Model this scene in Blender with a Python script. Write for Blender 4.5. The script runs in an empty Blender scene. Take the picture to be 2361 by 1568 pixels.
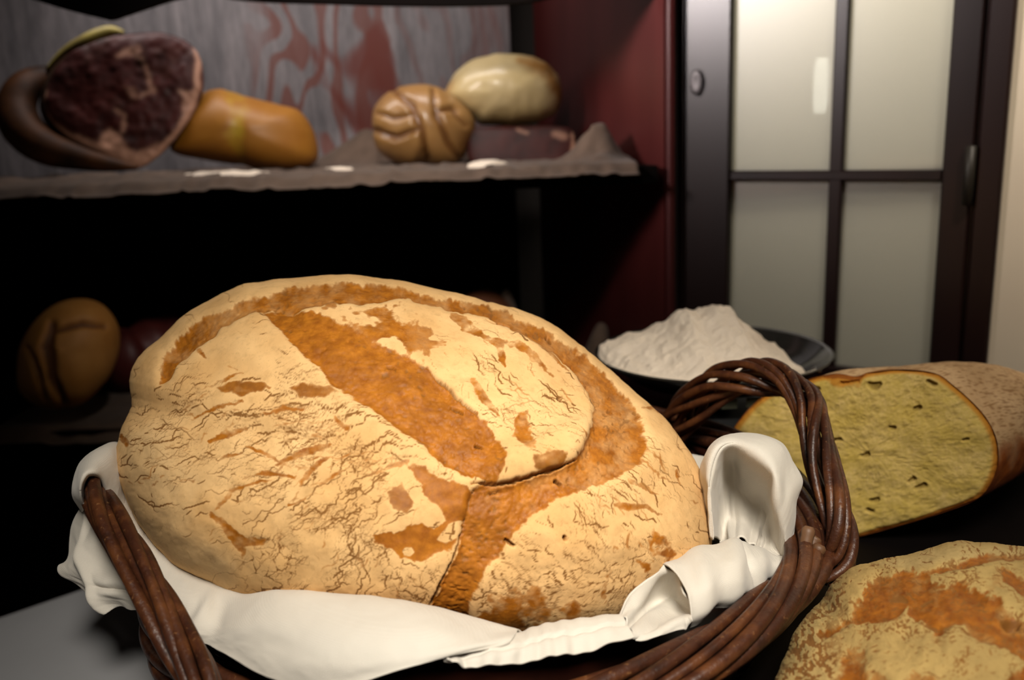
import bpy, math, random
import numpy as np
from mathutils import Vector, Matrix

S = bpy.context.scene
COL = S.collection

# ---------------------------------------------------------------- camera
FPX = 2050.0                       # focal length in pixels of a 2361 wide frame
PITCH, ROLL = math.radians(13.4), math.radians(2.46)
CAM = np.array([0.0, 0.0, 1.12])
_F = np.array([0, math.cos(PITCH), -math.sin(PITCH)])
_R0 = np.array([1.0, 0, 0]); _U0 = np.array([0, math.sin(PITCH), math.cos(PITCH)])
_R = math.cos(ROLL) * _R0 - math.sin(ROLL) * _U0
_U = math.cos(ROLL) * _U0 + math.sin(ROLL) * _R0
cd = bpy.data.cameras.new('camera'); cam = bpy.data.objects.new('camera', cd); COL.objects.link(cam)
cd.sensor_width = 36; cd.lens = FPX / 2361 * 36
cd.clip_start = 0.02; cd.clip_end = 20
cam.matrix_world = Matrix(((_R[0], _U[0], -_F[0], CAM[0]), (_R[1], _U[1], -_F[1], CAM[1]), (_R[2], _U[2], -_F[2], CAM[2]), (0, 0, 0, 1)))
cd.dof.use_dof = True; cd.dof.focus_distance = 0.585; cd.dof.aperture_fstop = 5.2
S.camera = cam

# ---------------------------------------------------------------- light
S.view_settings.view_transform = 'Standard'; S.view_settings.look = 'None'
S.view_settings.gamma = 1; S.view_settings.exposure = 0.0; S.view_settings.use_curve_mapping = False
w = bpy.data.worlds.new('world'); S.world = w; w.use_nodes = True
w.node_tree.nodes['Background'].inputs[0].default_value = (1, .85, .7, 1)
w.node_tree.nodes['Background'].inputs[1].default_value = 0.008

def area_light(name, loc, target, size, power, color=(1, 1, 1), spread=180, size_y=None):
    l = bpy.data.lights.new(name, 'AREA'); l.energy = power; l.color = color
    l.shape = 'RECTANGLE' if size_y else 'DISK'; l.size = size
    if size_y: l.size_y = size_y
    l.spread = math.radians(spread)
    o = bpy.data.objects.new(name, l); COL.objects.link(o); o.location = loc
    o.rotation_euler = (Vector(target) - Vector(loc)).to_track_quat('-Z', 'Y').to_euler()
    return o
area_light('ceiling_lamp_light', (0.10, -0.24, 1.84), (0.03, 0.55, 0.82), 0.36, 1.95, (1, .93, .82), 45)
area_light('cupboard_lamp_light', (-0.36, 1.45, 1.47), (-0.34, 1.66, 1.06), 0.80, 2.0, (1, .93, .90), 170, .05)
area_light('shelf_fill_light', (-0.12, 0.70, 1.53), (-0.20, 1.40, 1.06), 0.06, .80, (1, .92, .84), 66)  # unseen frontal fill, added to brighten what lies on the shelves
area_light('stile_sheen_light', (-1.25, .55, 1.86), (0.24, 1.28, 1.47), 0.34, 3.3, (1, .90, .88), 30, .50)  # unseen light added for the sheen on the door stile
area_light('door_room_light', (0.56, 1.30, 1.56), (0.47, 1.14, 1.1), 0.26, 2.6, (1, .97, .84), 170)
area_light('wall_wash_light', (0.62, 0.55, 1.75), (0.80, 0.88, 1.25), 0.12, 2.4, (1, .9, .78), 70)  # unseen wash added to brighten the right wall towards its top

# ---------------------------------------------------------------- projection helpers (to turn a measured pixel and a distance into a real point)
def ray(x, y): return _F + (x - 1180.5) / FPX * _R - (y - 784.0) / FPX * _U
def pk(x, y, k): return CAM + ray(x, y) * k                        # point at distance k along the view direction
def pz(x, y, z): d = ray(x, y); return CAM + d * ((z - CAM[2]) / d[2])
def pY(x, y, Y): d = ray(x, y); return CAM + d * (Y / d[1])
def pv(x, y, P0, t):                                               # point on the vertical plane through P0 along t
    d = ray(x, y); n = np.array([-t[1], t[0], 0.0])
    return CAM + d * (((np.array(P0) - CAM) @ n) / (d @ n))
def proj(P):
    q = np.asarray(P) - CAM; k = q @ _F
    return 1180.5 + FPX * (q @ _R) / k, 784.0 - FPX * (q @ _U) / k, k

# ---------------------------------------------------------------- object helpers
def tag(o, label=None, cat=None, group=None, kind=None):
    if label: o['label'] = label
    if cat: o['category'] = cat
    if group: o['group'] = group
    if kind: o['kind'] = kind
    return o
def empty(name, loc, label=None, cat=None, group=None, kind=None):
    o = bpy.data.objects.new(name, None); COL.objects.link(o); o.location = loc; o.empty_display_size = .02
    return tag(o, label, cat, group, kind)
def mesh(name, V, Fc, mat, parent=None, smooth=True, attrs=None):
    V = np.asarray(V, float)
    if parent is not None: V = V - np.array(parent.matrix_basis.translation if parent.parent is None else parent.parent.matrix_basis.translation + parent.matrix_basis.translation)
    me = bpy.data.meshes.new(name)
    if isinstance(Fc, np.ndarray):
        n = len(Fc); m = Fc.shape[1]
        me.vertices.add(len(V)); me.vertices.foreach_set('co', V.astype(np.float32).ravel())
        me.loops.add(n * m); me.loops.foreach_set('vertex_index', Fc.astype(np.int32).ravel())
        me.polygons.add(n); me.polygons.foreach_set('loop_start', np.arange(0, n * m, m, dtype=np.int32))
        me.update(calc_edges=True); me.validate()
    else:
        me.from_pydata([tuple(v) for v in V], [], [tuple(int(i) for i in f) for f in Fc]); me.update()
    me.polygons.foreach_set('use_smooth', np.full(len(me.polygons), smooth))
    for k, a in (attrs or {}).items():
        at = me.attributes.new(k, 'FLOAT', 'POINT'); at.data.foreach_set('value', np.asarray(a, np.float32))
    if mat: me.materials.append(mat)
    o = bpy.data.objects.new(name, me); COL.objects.link(o)
    if parent is not None: o.parent = parent
    return o
class MB:                                                          # collects shapes into one mesh
    def __init__(s): s.V = []; s.F = []; s.n = 0
    def add(s, V, Fc):
        s.V.append(np.asarray(V, float)); s.F += [tuple(int(i) + s.n for i in f) for f in Fc]; s.n += len(V)
    def box(s, p0, p1, O=(0, 0, 0), ax=None, bev=0.0):
        x0, y0, z0 = p0; x1, y1, z1 = p1; b = bev
        if b <= 0:
            V = [(x, y, z) for x in (x0, x1) for y in (y0, y1) for z in (z0, z1)]
            Fc = [(0, 1, 3, 2), (4, 6, 7, 5), (0, 4, 5, 1), (2, 3, 7, 6), (0, 2, 6, 4), (1, 5, 7, 3)]
        else:
            V = []; Fc = []
            for ix, x in enumerate((x0, x1)):
                for iy, y in enumerate((y0, y1)):
                    for iz, z in enumerate((z0, z1)):
                        sx, sy, sz = (b if ix == 0 else -b), (b if iy == 0 else -b), (b if iz == 0 else -b)
                        V += [(x, y + sy, z + sz), (x + sx, y, z + sz), (x + sx, y + sy, z)]
            c = lambda ix, iy, iz, a: (ix * 4 + iy * 2 + iz) * 3 + a
            for ix in (0, 1): Fc.append([c(ix, 0, 0, 0), c(ix, 0, 1, 0), c(ix, 1, 1, 0), c(ix, 1, 0, 0)][::1 if ix == 0 else -1])
            for iy in (0, 1): Fc.append([c(0, iy, 0, 1), c(1, iy, 0, 1), c(1, iy, 1, 1), c(0, iy, 1, 1)][::1 if iy == 0 else -1])
            for iz in (0, 1): Fc.append([c(0, 0, iz, 2), c(0, 1, iz, 2), c(1, 1, iz, 2), c(1, 0, iz, 2)][::1 if iz == 0 else -1])
            for iy in (0, 1):
                for iz in (0, 1): Fc.append([c(0, iy, iz, 1), c(1, iy, iz, 1), c(1, iy, iz, 2), c(0, iy, iz, 2)])
            for ix in (0, 1):
                for iz in (0, 1): Fc.append([c(ix, 0, iz, 0), c(ix, 1, iz, 0), c(ix, 1, iz, 2), c(ix, 0, iz, 2)])
            for ix in (0, 1):
                for iy in (0, 1): Fc.append([c(ix, iy, 0, 0), c(ix, iy, 1, 0), c(ix, iy, 1, 1), c(ix, iy, 0, 1)])
            for ix in (0, 1):
                for iy in (0, 1):
                    for iz in (0, 1): Fc.append([c(ix, iy, iz, 0), c(ix, iy, iz, 1), c(ix, iy, iz, 2)])
        V = np.array(V, float)
        if ax is not None: V = V @ np.array(ax, float)
        s.add(V + np.array(O, float), Fc)
    def tube(s, pts, r, n=8, cap=True):
        P = np.asarray(pts, float); m = len(P); r = np.broadcast_to(np.asarray(r, float), (m,))
        T = np.gradient(P, axis=0); T /= np.linalg.norm(T, axis=1)[:, None] + 1e-12
        N = np.zeros_like(P); a = np.array([0, 0, 1.0]) if abs(T[0][2]) < .9 else np.array([1.0, 0, 0])
        v = np.cross(T[0], a); N[0] = v / np.linalg.norm(v)
        for i in range(1, m):
            v = N[i - 1] - T[i] * (N[i - 1] @ T[i]); N[i] = v / (np.linalg.norm(v) + 1e-12)
        B = np.cross(T, N); th = np.linspace(0, 2 * math.pi, n, endpoint=False)
        V = (P[:, None] + r[:, None, None] * (np.cos(th)[None, :, None] * N[:, None] + np.sin(th)[None, :, None] * B[:, None])).reshape(-1, 3)
        Fc = [(i * n + j, i * n + (j + 1) % n, (i + 1) * n + (j + 1) % n, (i + 1) * n + j) for i in range(m - 1) for j in range(n)]
        if cap: Fc += [tuple(range(n))[::-1], tuple((m - 1) * n + j for j in range(n))]
        s.add(V, Fc)
    def lathe(s, prof, c, n=64):
        m = len(prof); th = np.linspace(0, 2 * math.pi, n, endpoint=False)
        V = np.array([[c[0] + r * math.cos(t), c[1] + r * math.sin(t), c[2] + z] for r, z in prof for t in th])
        s.add(V, [(i * n + j, i * n + (j + 1) % n, (i + 1) * n + (j + 1) % n, (i + 1) * n + j) for i in range(m - 1) for j in range(n)])
    def build(s, name, mat, parent=None, smooth=False): return mesh(name, np.concatenate(s.V), s.F, mat, parent, smooth)

def crom(P, n, closed=False):                                      # Catmull-Rom resample along axis 0
    P = np.asarray(P, float); m = len(P)
    t = np.linspace(0, m if closed else m - 1, n, endpoint=not closed)
    i = np.minimum(t.astype(int), m - 1 if closed else m - 2); f = (t - i).reshape((-1,) + (1,) * (P.ndim - 1))
    if closed: p0, p1, p2, p3 = P[(i - 1) % m], P[i % m], P[(i + 1) % m], P[(i + 2) % m]
    else:
        ext = np.concatenate([[2 * P[0] - P[1]], P, [2 * P[-1] - P[-2]]]); p0, p1, p2, p3 = ext[i], ext[i + 1], ext[i + 2], ext[i + 3]
    return .5 * (2 * p1 + (p2 - p0) * f + (2 * p0 - 5 * p1 + 4 * p2 - p3) * f ** 2 + (3 * p1 - p0 - 3 * p2 + p3) * f ** 3)

# ---------------------------------------------------------------- numpy noise and surface maps
def vnoise(X, Y, seed):
    g = np.random.RandomState(seed).rand(256, 256)
    xi = np.floor(X).astype(int); yi = np.floor(Y).astype(int); fx = X - xi; fy = Y - yi
    fx = fx * fx * (3 - 2 * fx); fy = fy * fy * (3 - 2 * fy)
    a = g[xi % 256, yi % 256]; b = g[(xi + 1) % 256, yi % 256]; c = g[xi % 256, (yi + 1) % 256]; d = g[(xi + 1) % 256, (yi + 1) % 256]
    return (a * (1 - fx) + b * fx) * (1 - fy) + (c * (1 - fx) + d * fx) * fy
def fbm(X, Y, sc, octv=4, seed=0):                                 # -1..1
    r = 0; a = 1; t = 0
    for i in range(octv):
        r = r + a * (vnoise(X / sc + 17.3 * i, Y / sc + 9.1 * i, seed + i) * 2 - 1); t += a; a *= .55; sc = sc / 2.03
    return r / t * 1.6
def sstep(a, b, x): t = np.clip((x - a) / (b - a), 0, 1); return t * t * (3 - 2 * t)
class Surface:                                                     # a map of the marks on one surface, later read out per vertex
    def __init__(s, x0, y0, x1, y1, seed=1):
        s.x0, s.y0 = x0, y0; s.X, s.Y = np.meshgrid(np.arange(x0, x1, 1.0), np.arange(y0, y1, 1.0)); s.seed = seed
        X, Y = s.X, s.Y
        s.wx = fbm(X, Y, 46, 6, seed + 10) + .35 * fbm(X, Y, 9, 3, seed + 11); s.wy = fbm(X, Y, 46, 6, seed + 20) + .35 * fbm(X, Y, 9, 3, seed + 21); s.sh = s.X.shape
    def win(s, pts, mg):
        p = np.asarray(pts, float); h, w_ = s.sh
        a = int(np.clip(p[:, 0].min() - mg - s.x0, 0, w_ - 1)); b = int(np.clip(p[:, 0].max() + mg - s.x0, 1, w_))
        c = int(np.clip(p[:, 1].min() - mg - s.y0, 0, h - 1)); d = int(np.clip(p[:, 1].max() + mg - s.y0, 1, h))
        return slice(c, max(d, c + 1)), slice(a, max(b, a + 1))
    def poly(s, pts, soft=3.0, warp=10.0):
        out = np.zeros(s.sh); sl = s.win(pts, 30 + warp); X = s.X[sl] + warp * s.wx[sl]; Y = s.Y[sl] + warp * s.wy[sl]
        P = np.asarray(pts, float); n = len(P); inside = np.zeros(X.shape, bool); D = np.full(X.shape, 1e9)
        for i in range(n):
            ax, ay = P[i]; bx, by = P[(i + 1) % n]; dx, dy = bx - ax, by - ay
            t = np.clip(((X - ax) * dx + (Y - ay) * dy) / (dx * dx + dy * dy + 1e-9), 0, 1)
            D = np.minimum(D, (X - ax - t * dx) ** 2 + (Y - ay - t * dy) ** 2)
            if dy != 0: inside ^= ((ay > Y) != (by > Y)) & (X < dx * (Y - ay) / dy + ax)
        D = np.sqrt(D) * np.where(inside, 1, -1); out[sl] = sstep(-soft, soft, D); return out
    def line(s, pts, wd, soft=1.5, warp=6.0):
        out = np.zeros(s.sh); P = np.asarray(pts, float); W = np.broadcast_to(np.asarray(wd, float), (len(P),))
        sl = s.win(pts, 12 + warp + W.max()); X = s.X[sl] + warp * s.wx[sl]; Y = s.Y[sl] + warp * s.wy[sl]; M = np.full(X.shape, -1e9)
        for i in range(len(P) - 1):
            ax, ay = P[i]; bx, by = P[i + 1]; dx, dy = bx - ax, by - ay
            t = np.clip(((X - ax) * dx + (Y - ay) * dy) / (dx * dx + dy * dy + 1e-9), 0, 1)
            M = np.maximum(M, (W[i] + (W[i + 1] - W[i]) * t) - np.sqrt((X - ax - t * dx) ** 2 + (Y - ay - t * dy) ** 2))
        out[sl] = sstep(-soft, soft, M); return out
    def cracks(s, field, n, seed, mask=None, w0=1.0):
        # field rows: x, y, reach, angle in degrees, density, length, curl
        rs = np.random.RandomState(seed); Fd = np.asarray(field, float); out = np.zeros(s.sh); h, w_ = s.sh
        px = s.x0 + rs.rand(n * 6) * w_; py_ = s.y0 + rs.rand(n * 6) * h
        def at(px, py_):
            W = np.exp(-(((px[:, None] - Fd[:, 0]) ** 2 + (py_[:, None] - Fd[:, 1]) ** 2) / (Fd[:, 2] ** 2))) + 1e-9
            Wn = W / W.sum(1, keepdims=True); a = np.radians(Fd[:, 3]) * 2
            ang = .5 * np.arctan2((Wn * np.sin(a)).sum(1), (Wn * np.cos(a)).sum(1))
            return ang, np.minimum(1, (W * Fd[:, 4]).max(1)), (Wn * Fd[:, 5]).sum(1), (Wn * Fd[:, 6]).sum(1)
        dn = at(px, py_)[1]; keep = rs.rand(len(px)) < dn; px, py_ = px[keep][:n], py_[keep][:n]; n = len(px)
        L = at(px, py_)[2] * np.exp(rs.randn(n) * .6); wd = w0 * np.exp(rs.randn(n) * .4); jit = rs.randn(n) * .25; kink = np.zeros(n)
        step = 1.0; mx = int(min(L.max(), 140) / step); sgn = np.where(rs.rand(n) < .5, 1, -1)
        for k in range(mx):
            live = k * step < L
            ang, _, _, curl = at(px, py_)
            jit = jit * .93 + rs.randn(n) * .11 * (curl + .2); kink = np.where(rs.rand(n) < .2, rs.uniform(-.85, .85, n), kink); a = ang + jit * 1.3 + kink
            px = px + sgn * np.cos(a) * step; py_ = py_ + sgn * np.sin(a) * step
            ix = np.round(px - s.x0).astype(int); iy = np.round(py_ - s.y0).astype(int)
            ok = live & (ix > 2) & (ix < w_ - 3) & (iy > 2) & (iy < h - 3)
            tp = wd * np.sin(np.pi * np.clip(k * step / L, 0, 1)) ** .5
            for ox in (-1, 0, 1):
                for oy in (-1, 0, 1):
                    d = np.hypot(ix + ox + s.x0 - px, iy + oy + s.y0 - py_); v = np.clip(tp + .35 - d, 0, 1)
                    np.maximum.at(out, (iy[ok] + oy, ix[ok] + ox), v[ok])
        return out if mask is None else out * mask
    def cells(s, size, seed, wd=1.2):                               # craquelure between cells
        X = (s.X + 9 * s.wx) / size; Y = (s.Y + 9 * s.wy) / size; xi = np.floor(X).astype(int); yi = np.floor(Y).astype(int)
        rs = np.random.RandomState(seed); gx = rs.rand(128, 128); gy = rs.rand(128, 128)
        f1 = np.full(X.shape, 9.0); f2 = np.full(X.shape, 9.0)
        for ox in (-1, 0, 1):
            for oy in (-1, 0, 1):
                a, b = xi + ox, yi + oy; d = np.hypot(a + gx[a % 128, b % 128] - X, b + gy[a % 128, b % 128] - Y)
                f2 = np.minimum(f2, np.maximum(f1, d)); f1 = np.minimum(f1, d)
        return np.clip(1.2 - (f2 - f1) * size / wd, 0, 1)
    def read(s, M, x, y):
        h, w_ = s.sh; x = np.clip(x - s.x0, 0, w_ - 1.001); y = np.clip(y - s.y0, 0, h - 1.001)
        i = x.astype(int); j = y.astype(int); fx = x - i; fy = y - j
        return (M[j, i] * (1 - fx) + M[j, i + 1] * fx) * (1 - fy) + (M[j + 1, i] * (1 - fx) + M[j + 1, i + 1] * fx) * fy
def blur(M, n):
    for _ in range(3):
        for ax in (0, 1):
            c = np.cumsum(np.pad(M, [(n + 1, n) if a == ax else (0, 0) for a in (0, 1)], mode='edge'), axis=ax)
            sl1 = [slice(None)] * 2; sl2 = [slice(None)] * 2; sl1[ax] = slice(2 * n + 1, None); sl2[ax] = slice(0, -(2 * n + 1))
            M = (c[tuple(sl1)] - c[tuple(sl2)]) / (2 * n + 1)
    return M

# ---------------------------------------------------------------- materials
def new_mat(name):
    m = bpy.data.materials.new(name); m.use_nodes = True; nt = m.node_tree; nt.nodes.clear()
    out = nt.nodes.new('ShaderNodeOutputMaterial'); b = nt.nodes.new('ShaderNodeBsdfPrincipled'); nt.links.new(b.outputs[0], out.inputs[0])
    return m, nt, b
class N:
    def __init__(s, nt): s.nt = nt
    def node(s, t, **k):
        n = s.nt.nodes.new(t)
        for a, v in k.items(): setattr(n, a, v)
        return n
    def put(s, inp, v):
        if isinstance(v, bpy.types.NodeSocket): s.nt.links.new(v, inp)
        elif isinstance(v, (tuple, list)) and len(v) == 3 and inp.type == 'RGBA': inp.default_value = (*v, 1)
        else: inp.default_value = v
    def coord(s, scale=(1, 1, 1), which='Object'):
        c = s.node('ShaderNodeTexCoord'); m = s.node('ShaderNodeMapping'); s.nt.links.new(c.outputs[which], m.inputs[0]); m.inputs['Scale'].default_value = scale; return m.outputs[0]
    def noise(s, vec, scale, detail=4, rough=.55, dist=0):
        n = s.node('ShaderNodeTexNoise'); s.put(n.inputs['Vector'], vec); n.inputs['Scale'].default_value = scale; n.inputs['Detail'].default_value = detail
        n.inputs['Roughness'].default_value = rough; n.inputs['Distortion'].default_value = dist; return n.outputs['Fac']
    def ramp(s, fac, stops):
        r = s.node('ShaderNodeValToRGB'); s.put(r.inputs[0], fac); e = r.color_ramp.elements
        while len(e) < len(stops): e.new(.5)
        for i, (p, c) in enumerate(stops): e[i].position = p; e[i].color = (*c, 1) if isinstance(c, tuple) else (c, c, c, 1)
        return r.outputs[0]
    def mix(s, fac, a, b):
        n = s.node('ShaderNodeMix', data_type='RGBA'); s.put(n.inputs[0], fac); s.put(n.inputs[6], a); s.put(n.inputs[7], b); return n.outputs[2]
    def math(s, op, a, b=0.0, c=None, clamp=False):
        n = s.node('ShaderNodeMath', operation=op, use_clamp=clamp); s.put(n.inputs[0], a); s.put(n.inputs[1], b)
        if c is not None: s.put(n.inputs[2], c)
        return n.outputs[0]
    def attr(s, name): return s.node('ShaderNodeAttribute', attribute_name=name).outputs['Fac']
    def bump(s, h, strength=.5, dist=.001, nrm=None):
        n = s.node('ShaderNodeBump'); n.inputs['Strength'].default_value = strength; n.inputs['Distance'].default_value = dist; s.put(n.inputs['Height'], h)
        if nrm is not None: s.put(n.inputs['Normal'], nrm)
        return n.outputs[0]
def simple(name, c1, c2=None, scale=30, rough=.6, spec=.5, bump=0.0, bd=.001, stretch=(1, 1, 1), metal=0, sheen=0, coat=0, detail=5):
    m, nt, b = new_mat(name); q = N(nt); v = q.coord(stretch); f = q.noise(v, scale, detail)
    q.put(b.inputs['Base Color'], q.ramp(f, [(.3, c1), (.7, c2 or c1)])); b.inputs['Roughness'].default_value = rough
    b.inputs['Specular IOR Level'].default_value = spec; b.inputs['Metallic'].default_value = metal; b.inputs['Sheen Weight'].default_value = sheen; b.inputs['Coat Weight'].default_value = coat
    if bump: q.put(b.inputs['Normal'], q.bump(q.noise(v, scale * 2.5, 5), bump, bd))
    return m
def crust_mat(name, flour1, flour2, amber, brown, crackc=(.20, .080, .014), grain=420):
    # reads 'crust' (bare crust), 'dark' (cracks, scorch), 'grey' (thick flour) from the surface
    m, nt, b = new_mat(name); q = N(nt); v = q.coord()
    n1 = q.noise(v, 22, 5); n2 = q.noise(v, 140, 6, .65); n3 = q.noise(v, grain, 3, .7)
    fl = q.mix(q.ramp(n1, [(.35, 0.0), (.65, 1.0)]), flour1, flour2)
    fl = q.mix(q.math('MULTIPLY', q.attr('grey'), .8), fl, tuple(.8 * a + .2 * c for a, c in zip(flour2, (.33, .30, .2))))
    fl = q.mix(q.ramp(n2, [(.50, 0.0), (.72, .5)]), fl, tuple(x * .72 for x in flour1))
    fl = q.mix(q.ramp(n3, [(.60, 0.0), (.72, .35)]), fl, tuple(x * .55 for x in flour1))
    cr = q.mix(q.ramp(n2, [(.3, 0.0), (.68, 1.0)]), brown, amber)
    cr = q.mix(q.ramp(q.noise(v, 60, 4, .6), [(.45, 0.0), (.75, .55)]), cr, tuple(x * .6 for x in brown))
    cr = q.mix(q.ramp(n3, [(.64, 0.0), (.74, .55)]), cr, tuple(min(1, x * 1.2 + .02) for x in amber))
    e = q.math('ADD', q.attr('crust'), q.math('MULTIPLY', q.math('SUBTRACT', q.noise(v, 260, 4, .7), .5), .45))
    f = q.ramp(e, [(.22, 0.0), (.50, .62), (.85, 1.0)])
    c = q.mix(f, fl, cr); c = q.mix(q.ramp(q.attr('dark'), [(.05, 0.0), (.62, .95)]), c, crackc)
    q.put(b.inputs['Base Color'], c)
    q.put(b.inputs['Roughness'], q.ramp(f, [(0, .92), (1, .58)])); b.inputs['Specular IOR Level'].default_value = .28
    h = q.math('ADD', q.math('MULTIPLY', n2, .6), q.math('MULTIPLY', n3, .3))
    q.put(b.inputs['Normal'], q.bump(h, .35, .0007))
    return m

# ---------------------------------------------------------------- rounded loaves
def rotm(rx=0, ry=0, rz=0):
    return np.array((Matrix.Rotation(math.radians(rz), 3, 'Z') @ Matrix.Rotation(math.radians(ry), 3, 'Y') @ Matrix.Rotation(math.radians(rx), 3, 'X')))
def fit_outline(V, c, outline, it=2):
    # gives the loaf its lumpy, not quite elliptical contour
    P = crom(outline, 720, True); pa = np.arctan2(P[:, 1] - c[1], P[:, 0] - c[0]); pr = np.hypot(P[:, 1] - c[1], P[:, 0] - c[0])
    o = np.argsort(pa); pa, pr = pa[o], pr[o]
    cp = pk(c[0], c[1], 1.0) - CAM
    for _ in range(it):
        q = V - CAM; k = q @ _F; x = 1180.5 + FPX * (q @ _R) / k; y = 784 - FPX * (q @ _U) / k
        a = np.arctan2(y - c[1], x - c[0]); r = np.hypot(y - c[1], x - c[0]); nb = 240
        b = ((a + np.pi) / (2 * np.pi) * nb).astype(int) % nb; mx = np.zeros(nb); np.maximum.at(mx, b, r)
        if (mx == 0).any(): mx = np.interp(np.arange(nb), np.nonzero(mx)[0], mx[mx > 0], period=nb)
        ce = (np.arange(nb) + .5) / nb * 2 * np.pi - np.pi
        s = np.interp(ce, pa, pr, period=2 * np.pi) / mx; ks = np.hanning(7); ks /= ks.sum(); s = np.convolve(np.r_[s[-3:], s, s[:3]], ks, 'valid')
        f = np.interp(a, ce, s, period=2 * np.pi); base = CAM + k[:, None] * cp; V = base + (V - base) * f[:, None]
    return V
def blob(name, c, axes, rot, grid, mat, outline=None, parent=None, disp=None, attrs=None, floor=None, power=2.0, rings=24):
    ctr = pk(*c) if len(c) == 3 else np.array(c[3:]); cpx = c[:2]
    A = rot @ np.diag(axes); view = (ctr - CAM) / np.linalg.norm(ctr - CAM)
    e3 = -np.linalg.inv(A) @ view; e3 /= np.linalg.norm(e3); e1 = A.T @ _R; e1 -= e3 * (e1 @ e3); e1 /= np.linalg.norm(e1); e2 = np.cross(e3, e1)
    nx, ny = grid; x, y = np.meshgrid(np.linspace(-1, 1, nx), np.linspace(-1, 1, ny)); u = x * np.sqrt(1 - y * y / 2); v = y * np.sqrt(1 - x * x / 2)
    rho = np.clip(np.hypot(u, v), 1e-9, 1); t = rho * math.radians(100); S3 = np.stack([np.sin(t) * u / rho, np.sin(t) * v / rho, np.cos(t)], -1).reshape(-1, 3)
    idx = np.arange(nx * ny).reshape(ny, nx); Q = [np.stack([idx[:-1, :-1], idx[:-1, 1:], idx[1:, 1:], idx[1:, :-1]], -1).reshape(-1, 4)]
    loop = np.concatenate([idx[0, :], idx[1:, -1], idx[-1, -2::-1], idx[-2:0:-1, 0]]); nl = len(loop); S = [S3]; prev = loop; base = nx * ny
    L3 = S3[loop]; az = np.arctan2(L3[:, 1], L3[:, 0])
    for i in range(1, rings + 1):
        tt = math.radians(100 + 79.8 * i / rings); S.append(np.stack([np.sin(tt) * np.cos(az), np.sin(tt) * np.sin(az), np.full(nl, math.cos(tt))], -1))
        cur = np.arange(base, base + nl); Q.append(np.stack([prev, cur, np.roll(cur, -1), np.roll(prev, -1)], -1)); prev = cur; base += nl
    s = np.concatenate(S); Q = np.concatenate(Q)[:, ::-1]; front = np.arange(len(s)) < nx * ny
    D = s @ np.stack([e1, e2, e3])
    if power != 2.0: D = D * (1 / (np.abs(D) ** power).sum(1) ** (1 / power))[:, None]
    V = ctr + D @ A.T; Nn = (D @ np.linalg.inv(A)); Nn /= np.linalg.norm(Nn, axis=1)[:, None]
    if (np.cross(V[idx[1, 0]] - V[idx[0, 0]], V[idx[0, 1]] - V[idx[0, 0]]) @ Nn[0]) > 0: Q = Q[:, ::-1]
    Q = Q[:, ::-1] if np.cross(V[Q[nx * ny // 2][1]] - V[Q[nx * ny // 2][0]], V[Q[nx * ny // 2][2]] - V[Q[nx * ny // 2][0]]) @ Nn[Q[nx * ny // 2][0]] < 0 else Q
    if outline is not None: V = fit_outline(V, cpx, outline)
    q = V - CAM; k = q @ _F; px = 1180.5 + FPX * (q @ _R) / k; py_ = 784 - FPX * (q @ _U) / k
    if disp is not None: V = V + Nn * disp(px, py_, front, D)[:, None]
    if floor is not None: V[:, 2] = floor + np.where(V[:, 2] < floor, 0, V[:, 2] - floor)
    at = attrs(px, py_, front, D) if attrs else None
    return mesh(name, V, Q, mat, parent, True, at)

TZ = 0.75          # table top

# ---------------------------------------------------------------- the big loaf in the basket
LC = (958, 1062); LOUT = [(268, 1050), (276, 985), (300, 925), (291, 880), (320, 820), (380, 765), (430, 715), (520, 665), (620, 643), (750, 635), (870, 640), (1000, 662),
    (1120, 690), (1230, 730), (1320, 780), (1400, 840), (1470, 900), (1530, 960), (1580, 1030), (1615, 1090), (1637, 1160), (1645, 1230), (1630, 1310), (1570, 1390), (1480, 1450), (1350, 1490),
    (1150, 1505), (950, 1490), (750, 1455), (600, 1410), (500, 1370), (400, 1310), (330, 1240), (290, 1160), (270, 1100)]
sf = Surface(240, 600, 1690, 1530, 5)
X, Y = sf.X, sf.Y
band = sf.poly([(365, 860), (385, 800), (430, 748), (480, 715), (560, 690), (620, 674), (680, 660), (780, 654), (900, 660), (1000, 678), (1090, 694), (1170, 716), (1250, 757), (1330, 802), (1400, 852),
    (1450, 910), (1478, 970), (1487, 1030), (1470, 1070), (1440, 1100), (1400, 1115), (1350, 1128), (1290, 1150), (1240, 1185), (1180, 1240), (1140, 1290), (1110, 1345), (1088, 1400), (1080, 1470), (985, 1470), (993, 1395),
    (1030, 1330), (1058, 1260), (1070, 1200), (1088, 1130), (1120, 1110), (1180, 1112), (1250, 1095), (1320, 1062), (1358, 1000), (1375, 930), (1352, 870), (1300, 830), (1250, 800), (1200, 768), (1140, 735), (1060, 712),
    (980, 697), (930, 687), (870, 694), (760, 704), (680, 714), (620, 710), (560, 724), (500, 747), (450, 792), (400, 845), (370, 885)], 4, 9)
diag = sf.poly([(598, 718), (640, 705), (700, 716), (760, 738), (800, 752), (850, 775), (900, 800), (985, 842), (1012, 868), (1060, 908), (1110, 958), (1155, 1020), (1165, 1060), (1150, 1110), (1105, 1112),
    (1052, 1088), (1010, 1058), (960, 1020), (900, 970), (850, 930), (800, 905), (762, 885), (735, 848), (700, 815), (650, 762)], 3.5, 8)
mott = sf.poly([(640, 712), (700, 710), (760, 708), (820, 718), (880, 716), (950, 735), (1010, 765), (1040, 800), (980, 835), (900, 830), (850, 790), (780, 765), (700, 745)], 14, 30)
mott *= sstep(-.35, .05, fbm(X, Y * 1.8, 60, 4, 77))
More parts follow.
